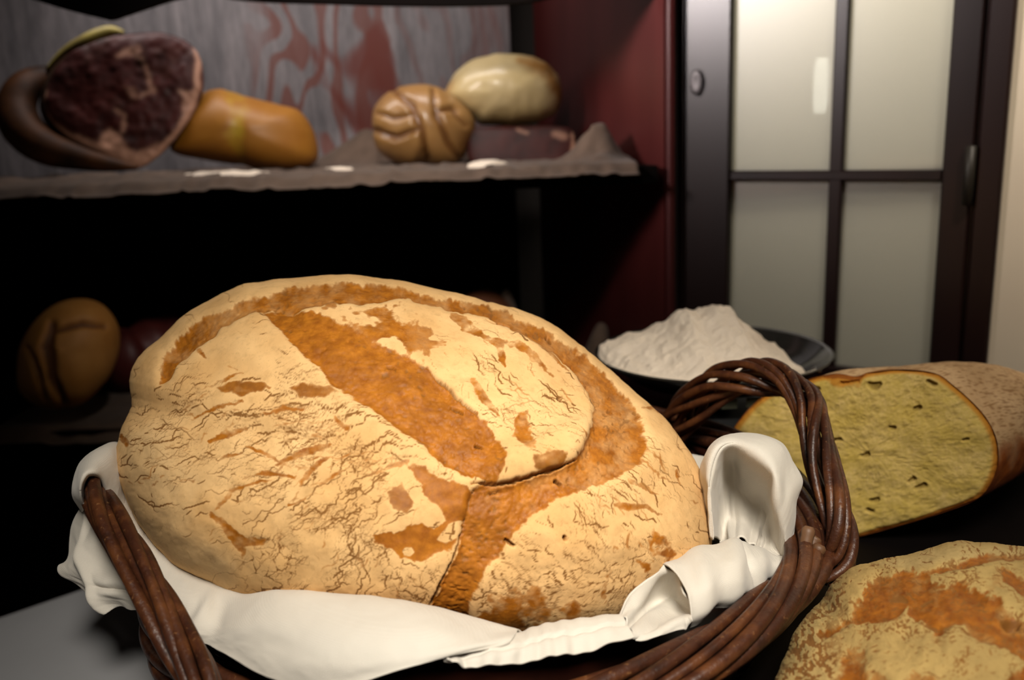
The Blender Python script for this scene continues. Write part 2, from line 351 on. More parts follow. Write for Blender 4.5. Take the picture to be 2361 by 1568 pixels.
blobB = sf.poly([(862, 1235), (885, 1222), (915, 1228), (950, 1205), (1000, 1212), (1012, 1180), (985, 1150), (972, 1120), (935, 1078), (975, 1082), (1020, 1100), (1078, 1120), (1092, 1160), (1064, 1240),
    (1030, 1276), (970, 1292), (922, 1286), (905, 1260), (872, 1252)], 3, 9)
isl = np.maximum.reduce([sf.poly([(950, 1130), (978, 1138), (1010, 1165), (1026, 1200), (1000, 1220), (975, 1198), (950, 1212), (962, 1175), (950, 1150)], 3, 5), sf.poly([(1008, 1247), (1036, 1205), (1064, 1200), (1076, 1208), (1055, 1244), (1028, 1257)], 3, 4),
    sf.poly([(928, 1270), (934, 1260), (950, 1261), (956, 1272), (946, 1281), (932, 1280)], 2, 2), sf.poly([(1020, 1060), (1045, 1060), (1052, 1085), (1035, 1110), (1010, 1095)], 3, 4)])
spots = [sf.poly(p, 4, 8) for p in ([(497, 892), (530, 878), (575, 884), (628, 892), (602, 905), (560, 915), (512, 906)], [(665, 893), (700, 878), (760, 884), (775, 900), (735, 910), (700, 905)],
    [(890, 1132), (925, 1118), (952, 1150), (945, 1182), (905, 1170)], [(940, 1078), (980, 1075), (1000, 1100), (960, 1110)], [(1195, 955), (1215, 950), (1230, 1010), (1228, 1040), (1205, 1035), (1185, 1005)],
    [(1220, 1060), (1262, 1040), (1300, 1048), (1290, 1078), (1250, 1090), (1225, 1085)])]
lines = [([(1092, 872), (1112, 905), (1130, 930), (1150, 950)], [7, 13, 9, 4]), ([(1042, 722), (1072, 745), (1108, 770), (1150, 800), (1166, 845)], [9, 15, 8, 9, 3]), ([(1115, 778), (1190, 800), (1225, 825), (1275, 865)], [3, 7, 9, 1]),
    ([(1180, 760), (1250, 800), (1310, 850)], [6, 9, 2]), ([(1442, 1110), (1480, 1120), (1520, 1145)], [3, 9, 2]), ([(1420, 1165), (1445, 1172), (1490, 1168), (1530, 1188)], [4, 10, 6, 1]), ([(1478, 938), (1500, 940), (1535, 965)], [3, 5, 1]),
    ([(490, 1180), (530, 1222), (560, 1252), (604, 1246)], [3, 13, 12, 8]), ([(540, 1250), (560, 1270), (556, 1292)], [4, 8, 2]), ([(505, 1062), (530, 1050), (562, 1042)], [3, 5, 2]), ([(568, 1028), (605, 1045), (640, 1062)], [2, 5, 3]),
    ([(636, 1072), (680, 1048), (730, 1035), (765, 1022)], [3, 8, 9, 4]), ([(480, 1015), (520, 1000), (565, 992)], [4, 8, 5]), ([(690, 1120), (718, 1080), (760, 1052)], [3, 6, 3]), ([(735, 1115), (765, 1090), (800, 1075)], [3, 5, 2]), ([(845, 1100), (890, 1080), (940, 1070)], [2, 6, 5]),
    ([(440, 970), (490, 945), (560, 925)], [2, 5, 4]), ([(600, 960), (650, 945), (700, 935)], [2, 5, 4]), ([(775, 962), (800, 985)], [6, 7]), ([(470, 900), (500, 875), (560, 862)], [2, 5, 3]), ([(500, 1172), (540, 1130), (620, 1108)], [5, 5, 2]),
    ([(560, 1105), (620, 1090), (680, 1102)], [2, 5, 4]), ([(1200, 975), (1212, 1030)], [10, 12]), ([(405, 800), (395, 850)], [6, 3]), ([(1390, 1375), (1402, 1330)], [9, 5]), ([(680, 745), (745, 760), (800, 790)], [3, 8, 3]), ([(1320, 985), (1345, 1010)], [1, 3]),
    ([(700, 1060), (800, 1050), (870, 1047)], [2, 3, 1]), ([(660, 1160), (700, 1150)], [4, 2]), ([(275, 1005), (290, 1025)], [5, 8]), ([(1555, 1085), (1562, 1115)], [2, 4]), ([(455, 800), (470, 815)], [6, 3]), ([(1145, 940), (1150, 955)], [4, 3])]
streak = np.zeros(sf.sh)
for p, wd in lines: streak = np.maximum(streak, sf.line(p, wd, 3, 7))
low = sf.poly([(1085, 1470), (1100, 1400), (1180, 1362), (1238, 1340), (1262, 1385), (1330, 1380), (1350, 1410), (1430, 1440), (1380, 1500), (1100, 1510)], 12, 20) * sstep(-.65, .0, fbm(X, Y, 40, 4, 91))
lowr = sf.poly([(1510, 1235), (1560, 1255), (1585, 1262), (1570, 1290), (1510, 1330), (1480, 1330), (1468, 1290), (1500, 1285)], 9, 18) * sstep(-.6, .0, fbm(X, Y, 40, 4, 93))
rightw = sstep(1150, 1500, X) * .20
field = [(330, 1000, 90, -25, .9, 12, .9), (420, 1060, 110, -25, .9, 20, .8), (300, 1150, 60, 60, .25, 10, 1), (450, 950, 90, -18, .7, 28, .5), (600, 950, 100, -8, 1.0, 46, .5), (760, 1000, 100, -14, 1.0, 50, .6), (560, 800, 90, 12, .15, 18, .8),
    (620, 1090, 90, -22, .6, 50, .9), (800, 1080, 80, -30, 1, 50, .9), (900, 1060, 80, -25, 1, 36, .9), (930, 1000, 60, 40, .4, 22, 1), (860, 1160, 70, -40, 1, 45, 1), (760, 1190, 80, -35, .8, 50, 1), (620, 1200, 90, -25, .6, 40, 1.2), (840, 1300, 80, -70, .7, 45, 1.3),
    (950, 1350, 70, 60, .8, 40, 1.2), (700, 1340, 80, -50, .35, 26, 1.5), (1000, 1190, 40, -55, 1, 20, 1), (1100, 800, 70, 35, .4, 30, .4), (1180, 900, 90, 30, .75, 26, .6), (1290, 960, 80, 35, .8, 26, .5), (1230, 1010, 60, 10, .9, 16, .9), (1080, 900, 60, 60, .4, 22, .9),
    (1300, 1060, 50, -10, .8, 12, .9), (1380, 1180, 80, 48, .6, 34, .6), (1500, 1100, 70, 45, .7, 34, .6), (1560, 1220, 70, 40, .5, 16, .8), (1250, 1270, 70, 45, .9, 18, .7), (1180, 1330, 70, 58, 1, 18, .7), (1330, 1300, 80, 55, 1, 22, 1), (1450, 1240, 80, 50, .7, 26, .9),
    (1300, 1390, 90, -30, 1, 18, 1.3), (1450, 1330, 90, -40, .9, 18, 1.3), (1150, 1420, 60, -30, .9, 16, 1.3), (1030, 1080, 30, -60, 1, 14, 1), (1150, 1080, 40, -60, 1, 20, .6), (1000, 1380, 50, 50, .5, 30, 1)]
strk2 = blur(sf.cracks([(r[0], r[1], r[2], r[3], r[4] * .8, r[5] * 1.3, r[6]) for r in field], 420, 14, None, 3.2), 1) * sstep(-.3, .3, fbm(X, Y, 60, 3, 36))
nn4 = fbm(X, Y * 1.6, 24, 4, 37); streak = streak * (.80 + .45 * nn4); spots = [s * (.9 + .35 * nn4) for s in spots]; low = low * (.95 + .4 * nn4)
crust = np.maximum.reduce([strk2 * .62, band * (.84 + .16 * sstep(1050, 1200, Y) + .22 * fbm(X, Y, 30, 4, 32)), diag, mott * .85, blobB * (1 - isl), streak * .92, low * .85, lowr * .9] + spots)
crust = np.clip(crust + (.15 + rightw * .8) * (fbm(X, Y, 90, 4, 31)) - .05, 0, 1)
cr = .85 * sf.cracks([(r[0], r[1], r[2], r[3], r[4], r[5] * 1.6, r[6]) for r in field], 2700, 3, None, .58); cr = np.maximum(cr * sstep(-.45, .15, fbm(X, Y, 75, 3, 35)), sf.cracks([(r[0], r[1], r[2], r[3], r[4], r[5] * 1.5, r[6]) for r in field], 480, 4, None, 1.25))
zc = np.maximum.reduce([sf.poly(p, 40, 10) for p in ([(720, 1200), (860, 1150), (900, 1300), (1000, 1310), (990, 1400), (760, 1390), (780, 1280)], [(560, 1280), (650, 1240), (690, 1290), (640, 1380), (590, 1370)], [(640, 1010), (860, 1060), (860, 1150), (700, 1110)],
    [(1100, 1360), (1400, 1300), (1500, 1380), (1300, 1440), (1120, 1420)])])
cell = np.maximum(sf.cells(34, 8, 2.0), sf.cells(16, 9, 1.3) * .8 * sstep(-.1, .3, fbm(X, Y, 70, 3, 41))) * np.clip(zc * 1.6, 0, 1) * sstep(-.5, .1, fbm(X, Y, 55, 3, 42))
crev = sf.line([(1085, 1118), (1130, 1113), (1185, 1108), (1230, 1096), (1270, 1085), (1325, 1060)], [1.5, 3, 5, 3.5, 4, 1], 2, 5)
crev2 = sf.line([(1092, 1130), (1075, 1195), (1055, 1262), (1030, 1325), (1008, 1365), (992, 1398)], [1, 1, 2, 2, 3.4, 2], 1.6, 4)
edge1 = sf.line([(985, 842), (1012, 868), (1040, 890), (1062, 912), (1085, 935), (1110, 962)], [.5, 2, 2.6, 2, 2, 0], 1.5, 5)
holes = np.maximum.reduce([sf.line(p, wd, 1.5, 2) for p, wd in (([(1042, 930), (1055, 937), (1068, 946)], [2, 4.5, 2]), ([(890, 836), (905, 839)], [3, 2]), ([(1098, 1026), (1112, 1030)], [3, 2]), ([(1285, 1110), (1297, 1118)], [4, 3]), ([(1172, 1250), (1185, 1258)], [5, 3]), ([(1122, 735), (1140, 742), (1175, 748)], [1, 4, 2]),
    ([(1150, 738), (1178, 748)], [3, 1]), ([(1262, 775), (1270, 783)], [4, 2]), ([(1135, 1138), (1160, 1134)], [2, 1]), ([(1290, 915), (1296, 918)], [4, 3]), ([(1300, 1237), (1303, 1245)], [3, 3]))])
iscr = np.clip(crust * 1.3, 0, 1)
darkm = np.maximum.reduce([(cr * .85) * (1 - .75 * iscr), cell * .9 * (1 - .8 * iscr), crev * .95, crev2 * .9, edge1 * .7, holes * .95])
darkm = np.maximum(darkm, spots[0] * .30); darkm = np.maximum(darkm, spots[1] * .3); darkm = np.maximum(darkm, spots[2] * .28); darkm = np.maximum(darkm, .42 * spots[5])
pit = (sstep(.45, .75, fbm(X, Y, 9, 2, 55)) * np.maximum(band, diag))
darkm = np.maximum(darkm, pit * .45 * sstep(-.2, .3, fbm(X, Y, 60, 2, 56)))
grey = np.clip(sf.poly([(255, 990), (330, 980), (400, 1000), (420, 1100), (470, 1230), (560, 1330), (540, 1400), (300, 1300), (240, 1100)], 50, 20) * .9 + .35 * (fbm(X, Y, 120, 3, 61)), 0, 1)
b6 = blur(band, 5); d6 = blur(diag, 5)
rise = blur(sf.poly([(1110, 1105), (1180, 1104), (1250, 1090), (1322, 1056), (1356, 1000), (1340, 960), (1250, 1000), (1150, 1040)], 14, 5), 14)
def loaf_disp(px, py_, front, D):
    g = lambda M: sf.read(M, px, py_)
    h = -.0042 * g(b6) - .0034 * g(d6) + .0075 * g(rise) - .00012 * g(blur(cr, 1)) - .0001 * g(cell) - .005 * g(crev) - .0035 * g(crev2) - .0025 * g(edge1) - .005 * g(holes) - .0006 * g(blur(streak, 4)) - .0006 * g(blur(blobB, 4))
    h = h + .0022 * g(fbm(X, Y, 150, 3, 71)) + .0003 * g(fbm(X, Y, 30, 3, 72)) - .0006 * g(pit) + .0003 * g(fbm(X, Y, 7, 2, 73) * np.maximum(band, diag))
    return np.where(front, h, 0) * np.clip(1, 0, 1)
def loaf_attrs(px, py_, front, D):
    return {'crust': np.where(front, sf.read(crust, px, py_), .5), 'dark': np.where(front, sf.read(darkm, px, py_), 0), 'grey': np.where(front, sf.read(grey, px, py_), .5)}
M_LOAF = crust_mat('floured_crust', (.66, .385, .15), (.78, .49, .215), (.47, .165, .012), (.25, .072, .004))
loaf = blob('bread_loaf', (958, 1062, .690), (.224, .192, .114), rotm(rx=-7), (1040, 680), M_LOAF, LOUT, None, loaf_disp, loaf_attrs, floor=.766)
tag(loaf, 'huge round country loaf dusted with flour, lying in the napkin inside the wicker basket', 'bread')

# ---------------------------------------------------------------- round loaf at the lower right
OUT2 = [(1762, 1690), (1775, 1590), (1815, 1500), (1852, 1440), (1895, 1380), (1935, 1330), (1990, 1300), (2060, 1278), (2150, 1256), (2250, 1249), (2361, 1255), (2480, 1280), (2600, 1340), (2700, 1430), (2750, 1560), (2740, 1700), (2650, 1850), (2450, 1950), (2150, 1950), (1900, 1880), (1800, 1790)]
s2 = Surface(1750, 1220, 2780, 1960, 21); X, Y = s2.X, s2.Y
c2 = np.maximum.reduce([s2.poly([(1960, 1420), (2000, 1350), (2060, 1320), (2130, 1305), (2180, 1330), (2120, 1370), (2090, 1390), (2040, 1425), (1980, 1435)], 6, 16), s2.poly([(2090, 1355), (2170, 1340), (2250, 1360), (2361, 1420), (2440, 1480), (2440, 1540), (2361, 1515), (2300, 1480), (2230, 1450), (2160, 1440), (2100, 1410)], 8, 20),
    s2.poly([(2120, 1310), (2200, 1290), (2290, 1265), (2361, 1262), (2440, 1290), (2361, 1275), (2280, 1290), (2200, 1310)], 5, 8), s2.poly([(2300, 1300), (2400, 1330), (2440, 1390), (2361, 1360)], 6, 14),
    s2.poly([(1950, 1500), (2000, 1480), (1985, 1540), (2030, 1530), (2060, 1600), (1960, 1700), (1940, 1560)], 10, 22) * .8, s2.line([(1895, 1470), (1940, 1445), (1970, 1425)], [4, 6, 4], 5, 10), s2.poly([(2330, 1550), (2420, 1500), (2500, 1620), (2361, 1640), (2280, 1620)], 8, 14), s2.poly([(2100, 1540), (2200, 1570), (2160, 1600), (2080, 1640)], 8, 20) * .6])
edge_sp = sstep(60, 0, (X - 1790) - (1568 - Y) * .62 + 10) ; spk = sstep(-.05, .30, fbm(X, Y, 7, 2, 64)); spk2 = sstep(.15, .4, fbm(X, Y, 5, 2, 65)) * sstep(-.1, .3, fbm(X, Y, 60, 3, 66))
zone = np.maximum(s2.poly([(1770, 1620), (1860, 1430), (1930, 1340), (1960, 1400), (1930, 1500), (1940, 1620)], 24, 14) * (1 - .6 * s2.poly([(1900, 1420), (1980, 1380), (1970, 1450), (1970, 1500), (1900, 1500)], 20, 10)), 0)
d2 = np.maximum.reduce([spk * zone * .8, spk2 * .6 * (1 - zone), s2.cracks([(2000, 1450, 200, -30, .6, 12, 1), (2250, 1400, 200, 20, .9, 18, 1), (2250, 1330, 120, 25, .9, 16, 1)], 1100, 8, None, .8) * .8,
    np.maximum.reduce([s2.line(p, wd, 2, 3) for p, wd in (([(2052, 1370), (2075, 1365), (2092, 1372)], [4, 7, 3]), ([(2128, 1382), (2150, 1372)], [3, 4]), ([(2310, 1422), (2350, 1420)], [3, 3]), ([(2140, 1432), (2160, 1440)], [5, 6]), ([(1930, 1382), (1950, 1370)], [1, 2]), ([(2220, 1450), (2235, 1456)], [4, 3]))]) * .9])
g2 = np.clip(s2.poly([(2010, 1300), (2150, 1256), (2361, 1250), (2361, 1268), (2200, 1285), (2090, 1305)], 10, 6) + zone * .5, 0, 1)
pit2 = s2.poly([(2312, 1428), (2330, 1420), (2352, 1424), (2350, 1440), (2330, 1442)], 3, 3)
def d2f(px, py_, front, D):
    g = lambda M: s2.read(M, px, py_)
    return np.where(front, -.003 * g(blur(c2, 5)) - .0003 * g(d2) + .003 * g(fbm(X, Y, 130, 3, 81)) + .0003 * g(fbm(X, Y, 14, 4, 82)) - .006 * g(blur(pit2, 2)), 0)
def a2f(px, py_, front, D):
    return {'crust': np.where(front, s2.read(np.clip(c2 * (.85 + .3 * fbm(X, Y, 24, 4, 84)) + .38 * fbm(X, Y, 70, 5, 83), 0, 1), px, py_), .5), 'dark': np.where(front, s2.read(d2, px, py_), 0), 'grey': np.where(front, s2.read(g2, px, py_), .4)}
M_L2 = crust_mat('golden_crust', (.36, .24, .082), (.47, .32, .11), (.38, .130, .011), (.17, .042, .003), grain=300)
loaf2 = blob('bread_loaf', (2200, 1560, .505), (.150, .135, .060), rotm(ry=4), (700, 520), M_L2, OUT2, None, d2f, a2f, floor=TZ + .001)
tag(loaf2, 'round golden rustic loaf at the lower right corner, in front of the cut loaf', 'bread')

# ---------------------------------------------------------------- cut half loaf
def extrude_cut(name, c, face, ndir, back, depth, mats, label, cat, surf=None, face_attrs=None, bulge=.003, rings=(90, 560), steps=60, prof=None, drift=None, face_name='cut_face', skin_name='crust', skin_attrs=None, floor=None, side_noise=.002):
    # c: centre pixel and distance; face: contour of the cut; ndir: horizontal direction the cut looks at; back: direction the body runs to
    ctr = pk(*c); nd = np.array(ndir, float); nd /= np.linalg.norm(nd); P = crom(face, rings[1], True)
    def onplane(x, y):
        d = _F + (x[:, None] - 1180.5) / FPX * _R - (y[:, None] - 784.0) / FPX * _U
        return CAM + d * (((ctr - CAM) @ nd) / (d @ nd))[:, None]
    C3 = onplane(P[:, 0], P[:, 1]); n = rings[1]; m = rings[0]
    root = empty(name, (ctr[0], ctr[1], C3[:, 2].min()), label, cat); bpy.context.view_layer.update()
    fr = np.linspace(0, 1, m) ** .85; PX = c[0] + (P[None, :, 0] - c[0]) * fr[:, None]; PY = c[1] + (P[None, :, 1] - c[1]) * fr[:, None]
    V = onplane(PX.ravel(), PY.ravel()); bl = bulge * np.sqrt(np.clip(1 - np.repeat(fr, n) ** 6, 0, 1))
    if surf: bl = bl + surf(PX.ravel(), PY.ravel())
    V = V + nd * bl[:, None]; idx = np.arange(m * n).reshape(m, n)
    Q = np.stack([idx[:-1], np.roll(idx, -1, 1)[:-1], np.roll(idx, -1, 1)[1:], idx[1:]], -1).reshape(-1, 4)
    mesh(face_name, V, Q, mats[0], root, True, face_attrs(PX.ravel(), PY.ravel(), np.repeat(fr, n)) if face_attrs else None)
    t = np.linspace(0, 1, steps); sc = prof(t) if prof else np.sqrt(np.clip(1 - t ** 2.4, 0, 1)); bk = np.array(back, float); bk /= np.linalg.norm(bk); cen = C3.mean(0)
    B = np.empty((steps, n, 3)); dr = np.zeros(3) if drift is None else np.array(drift)
    for i in range(steps): B[i] = cen + (C3 - cen) * sc[i] + bk * depth * t[i] + dr * t[i] ** 2
    th = np.linspace(0, 2 * np.pi, n, endpoint=False); nz = fbm(th[None, :] * 40 + 500 + 0 * t[:, None], t[:, None] * 150 + 0 * th[None, :], 26, 4, 123)
    nz = nz * np.minimum(1, t * 12)[:, None] * np.interp(th, [0, .4, 5.9, 6.28], [0, 1, 1, 0])[None, :]
    rad = B - (cen + bk * depth * t[:, None, None] + dr * (t ** 2)[:, None, None]); rad /= np.linalg.norm(rad, axis=2)[..., None] + 1e-9; B = B + rad * (nz * side_noise)[..., None]
    V = B.reshape(-1, 3)
    if floor is not None: V[:, 2] = np.maximum(V[:, 2], floor)
    idx = np.arange(steps * n).reshape(steps, n); Q = np.stack([idx[:-1], idx[1:], np.roll(idx, -1, 1)[1:], np.roll(idx, -1, 1)[:-1]], -1).reshape(-1, 4)
    mesh(skin_name, V, Q, mats[1], root, True, skin_attrs(np.repeat(t, n), np.tile(th, steps), V) if skin_attrs else None)
    return root
FACE = [(1690, 992), (1715, 955), (1745, 925), (1790, 898), (1840, 888), (1875, 872), (1930, 862), (1975, 868), (2000, 860), (2060, 852), (2120, 854), (2165, 864), (2200, 890), (2240, 925), (2275, 965), (2297, 1010), (2302, 1060), (2290, 1105), (2262, 1145),
    (2215, 1168), (2130, 1196), (2040, 1222), (1960, 1241), (1900, 1238), (1840, 1205), (1770, 1150), (1710, 1080), (1684, 1030)]
s3 = Surface(1660, 830, 2330, 1270, 31); X, Y = s3.X, s3.Y
inside = s3.poly(FACE, .5, 0); inb = blur(inside, 7); rim = 1 - sstep(.66, .97, inb)
hol = sstep(.42, .62, fbm(X * .75 + Y * .25, Y * 1.5, 13, 2, 44)); hol2 = np.maximum.reduce([s3.line(p, wd, 2, 2) for p, wd in (([(2005, 885), (2020, 890), (2030, 884)], [5, 9, 4]), ([(1922, 1015), (1938, 1011)], [2, 4]), ([(1990, 1048), (2003, 1045)], [3, 5]), ([(2095, 1110), (2108, 1103)], [3, 5]), ([(2112, 1125), (2132, 1118)], [3, 6]),
    ([(2008, 1152), (2025, 1152)], [3, 5]), ([(2110, 940), (2122, 938)], [4, 5]), ([(2002, 1172), (2012, 1176)], [4, 4]), ([(2052, 982), (2064, 984)], [2, 4]), ([(2220, 1014), (2232, 1010)], [2, 3]), ([(1878, 893), (1890, 896)], [4, 3]), ([(2140, 880), (2155, 885)], [5, 5]), ([(1940, 882), (1980, 880)], [3, 2]))])
fine = fbm(X, Y, 6, 3, 45)
def crumb_s(px, py_):
    g = lambda M: s3.read(M, px, py_)
    return -.0005 * g(hol) - .004 * g(hol2) + .0003 * g(fine) + .002 * g(fbm(X, Y, 70, 3, 46)) - .002 * g(rim)
def crumb_a(px, py_, fr):
    rm = s3.read(rim, px, py_); orange = s3.read(s3.poly([(1905, 868), (1935, 860), (1990, 868), (1985, 892), (1930, 890)], 8, 8), px, py_)
    return {'hole': np.clip(.28 * s3.read(hol, px, py_) + s3.read(hol2, px, py_), 0, 1), 'rim': np.clip(np.maximum(np.clip((fr - .93) / .07, 0, 1), rm * .9) + orange * .6, 0, 1)}
def crumb_mat():
    m, nt, b = new_mat('yellow_crumb'); q = N(nt); v = q.coord(); n1 = q.noise(v, 35, 5); n2 = q.noise(v, 330, 5, .7)
    c = q.mix(q.ramp(n1, [(.35, 0.0), (.65, 1.0)]), (.60, .42, .10), (.72, .515, .19)); c = q.mix(q.ramp(n2, [(.42, .5), (.62, 0.0)]), c, (.50, .35, .06))
    c = q.mix(q.math('MULTIPLY', q.attr('hole'), .75), c, (.16, .10, .015)); r = q.math('ADD', q.attr('rim'), q.math('MULTIPLY', q.math('SUBTRACT', n2, .5), .35))
    c = q.mix(q.ramp(r, [(.08, 0.0), (.5, .85), (1, 1.0)]), c, (.50, .20, .015)); c = q.mix(q.ramp(r, [(.75, 0.0), (1, .9)]), c, (.24, .06, .006))
    q.put(b.inputs['Base Color'], c); b.inputs['Roughness'].default_value = .85; b.inputs['Specular IOR Level'].default_value = .25
    b.inputs['Subsurface Weight'].default_value = .0
    q.put(b.inputs['Normal'], q.bump(n2, .4, .0008)); return m
M_HC = crust_mat('half_loaf_crust', (.50, .31, .15), (.62, .41, .22), (.36, .095, .012), (.17, .028, .003), grain=260)
def hc_attrs(t, th, V):
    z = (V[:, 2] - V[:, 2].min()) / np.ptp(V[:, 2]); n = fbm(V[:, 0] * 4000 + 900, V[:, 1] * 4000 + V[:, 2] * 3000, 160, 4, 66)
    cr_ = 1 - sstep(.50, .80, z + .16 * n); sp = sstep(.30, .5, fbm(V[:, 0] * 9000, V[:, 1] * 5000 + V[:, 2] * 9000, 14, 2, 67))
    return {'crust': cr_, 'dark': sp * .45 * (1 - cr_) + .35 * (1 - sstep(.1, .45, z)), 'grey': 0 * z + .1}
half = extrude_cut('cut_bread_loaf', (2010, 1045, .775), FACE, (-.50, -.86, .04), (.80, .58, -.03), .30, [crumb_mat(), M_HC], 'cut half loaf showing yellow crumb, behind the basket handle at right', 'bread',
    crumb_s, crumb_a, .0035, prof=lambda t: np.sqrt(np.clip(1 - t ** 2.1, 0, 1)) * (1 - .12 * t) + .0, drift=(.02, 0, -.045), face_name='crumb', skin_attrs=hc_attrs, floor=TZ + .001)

# ---------------------------------------------------------------- the room
M_BLACKWOOD = simple('black_stained_wood_and_shade', (.0025, .0016, .0014), (.004, .0025, .002), 14, .8, .05, .2, stretch=(1, 1, .15))
M_DARKWOOD = simple('dark_red_stained_wood', (.032, .004, .0035), (.058, .009, .008), 9, .42, .4, .25, .0006, stretch=(1, 1, .12))
M_DOORWOOD = simple('door_mahogany', (.007, .0025, .002), (.014, .005, .004), 12, .33, .5, .2, .0005, stretch=(1, 1, .1))
M_PLASTER = simple('beige_plaster', (.52, .44, .33), (.56, .48, .36), 8, .9, .2, .1)
M_FLOOR = simple('dark_floor', (.006, .004, .003), (.010, .006, .005), 6, .6, .2)
def struct(o): o['kind'] = 'structure'; return o
b = MB(); b.box((-1.6, -.6, -.02), (1.9, 2.4, 0)); struct(b.build('floor', M_FLOOR))
b = MB(); b.box((-1.6, 1.84, 0), (.42, 1.90, 2.3)); struct(b.build('wall_back', simple('dark_wall', (.02, .014, .012), None, 8, .9)))
DT = np.array([.788, -.616, 0.]); DN = np.array([.616, .788, 0.]); D0 = np.array([.24, 1.30, 0.])
def ds(px, py_=400):
    return (pv(px, py_, D0, DT) - D0) @ DT
def dz(px, py_): return pv(px, py_, D0, DT)[2]
AX = np.array([DT, DN, (0, 0, 1)])
s0, s1, s2_, s3_, s4, s5, s6 = ds(1548), ds(1680), ds(1908), ds(1939), ds(2171), ds(2240), ds(2311)
zr0, zr1 = dz(1800, 417), dz(1800, 394); zb = dz(2000, 856)
ZT = 1.75
def dbox(a, y0, z0, c, y1, z1, bev=.002): b.box((a, y0, z0), (c, y1, z1), D0, AX, bev)
door = empty('door_1', D0, 'dark mahogany glazed door with frosted panes', kind='structure'); del door['label']
bpy.context.view_layer.update()
b = MB(); dbox(s0 + .010, .0, .05, s1, .032, ZT); dbox(s4, .0, .05, s5, .032, ZT); dbox(s1, .0, .05, s4, .032, zb); dbox(s0 + .010, -.004, .05, s0 + .022, .0, ZT, .001)
b.build('door_frame', M_DOORWOOD, door)
b = MB(); dbox(s2_, .004, zb, s3_, .024, ZT); b.build('vertical_mullion', M_DOORWOOD, door)
zq0 = dz(1682, 452); dzb = .010
b = MB(); b.add([D0 + DT * s + DN * y + np.array([0, 0, z - D0[2] + 0.0]) for s, z_ in ((s1, zq0), (s4, zq0 + .018)) for y in (.0172, .026) for z in (z_, z_ + .022)], [(0, 1, 3, 2), (4, 6, 7, 5), (0, 4, 5, 1), (2, 3, 7, 6), (0, 2, 6, 4), (1, 5, 7, 3)])
b.build('back_batten', simple('brown_batten', (.10, .035, .006), (.16, .06, .010), 20, .6), door)
b = MB(); dbox(s1, .003, zr0, s4, .025, zr1); b.build('horizontal_glazing_bar', M_DOORWOOD, door)
def frost():
    m = bpy.data.materials.new('frosted_glass'); m.use_nodes = True; nt = m.node_tree; nt.nodes.clear(); q = N(nt)
    out = q.node('ShaderNodeOutputMaterial'); tr = q.node('ShaderNodeBsdfTranslucent'); tr.inputs[0].default_value = (.82, .77, .66, 1); gl = q.node('ShaderNodeBsdfGlossy'); gl.inputs['Roughness'].default_value = .35
    df = q.node('ShaderNodeBsdfDiffuse'); df.inputs[0].default_value = (.5, .5, .45, 1); tp = q.node('ShaderNodeBsdfTransparent')
    m1 = q.node('ShaderNodeMixShader'); m1.inputs[0].default_value = .25; nt.links.new(tr.outputs[0], m1.inputs[1]); nt.links.new(df.outputs[0], m1.inputs[2])
    m2 = q.node('ShaderNodeMixShader'); m2.inputs[0].default_value = .16; nt.links.new(m1.outputs[0], m2.inputs[1]); nt.links.new(tp.outputs[0], m2.inputs[2])
    m3 = q.node('ShaderNodeMixShader'); m3.inputs[0].default_value = .05; nt.links.new(m2.outputs[0], m3.inputs[1]); nt.links.new(gl.outputs[0], m3.inputs[2])
    nt.links.new(m3.outputs[0], out.inputs[0]); return m
M_FROST = frost()
for a, c_, z0, z1 in ((s1, s2_, zr1, ZT), (s3_, s4, zr1, ZT), (s1, s2_, zb, zr0), (s3_, s4, zb, zr0)):
    b = MB(); dbox(a - .002, .012, z0 - .002, c_ + .002, .016, z1 + .002, 0); b.build('glass_pane', M_FROST, door)
kc = pv(1608, 190, D0, DT); kh = MB()
kp = [(r * math.cos(t), r * math.sin(t)) for r, t in [(.0105, 2 * math.pi * i / 20) for i in range(20)]]
kV = [kc + DT * x - DN * .003 + np.array([0, 0, 1.7 * y]) for x, y in kp] + [kc + DT * x * .8 - DN * .0055 + np.array([0, 0, 1.4 * y]) for x, y in kp] + [kc + DT * x * .35 - DN * .0045 + np.array([0, 0, .8 * y]) for x, y in kp]
kh.add(kV, [(i + 20 * j, (i + 1) % 20 + 20 * j, (i + 1) % 20 + 20 * (j + 1), i + 20 * (j + 1)) for i in range(20) for j in (0, 1)] + [tuple(40 + i for i in range(20))])
kh.build('keyhole_plate', simple('tarnished_metal', (.05, .045, .045), (.09, .08, .08), 60, .5, .5, metal=.6), door, True)
hc = pv(2237, 405, D0, DT); b = MB(); b.tube([hc - DN * .006 + np.array([0, 0, z]) for z in (-.035, -.034, .034, .035)], [.003, .006, .006, .003], 12); b.build('hinge', simple('dark_brass', (.02, .016, .010), None, 40, .5, metal=.3), door, True)
b = MB(); dbox(s5 + .004, -.002, 0, s6, .05, ZT + .05, .003); dbox(s5, .006, 0, s5 + .004, .012, ZT, 0)
struct(b.build('trim_1', M_DOORWOOD))
b = MB(); dbox(s6, .01, 0, s6 + 1.3, .09, 2.3, 0); struct(b.build('wall_right', M_PLASTER))
b = MB(); dbox(s0 - .25, .62, 0, s6 + .5, .68, 2.3, 0); dbox(s6 + .06, .10, 0, s6 + .12, .62, 2.3, 0); struct(b.build('wall_behind_door', simple('white_plaster', (.16, .15, .13), None, 6, .9)))
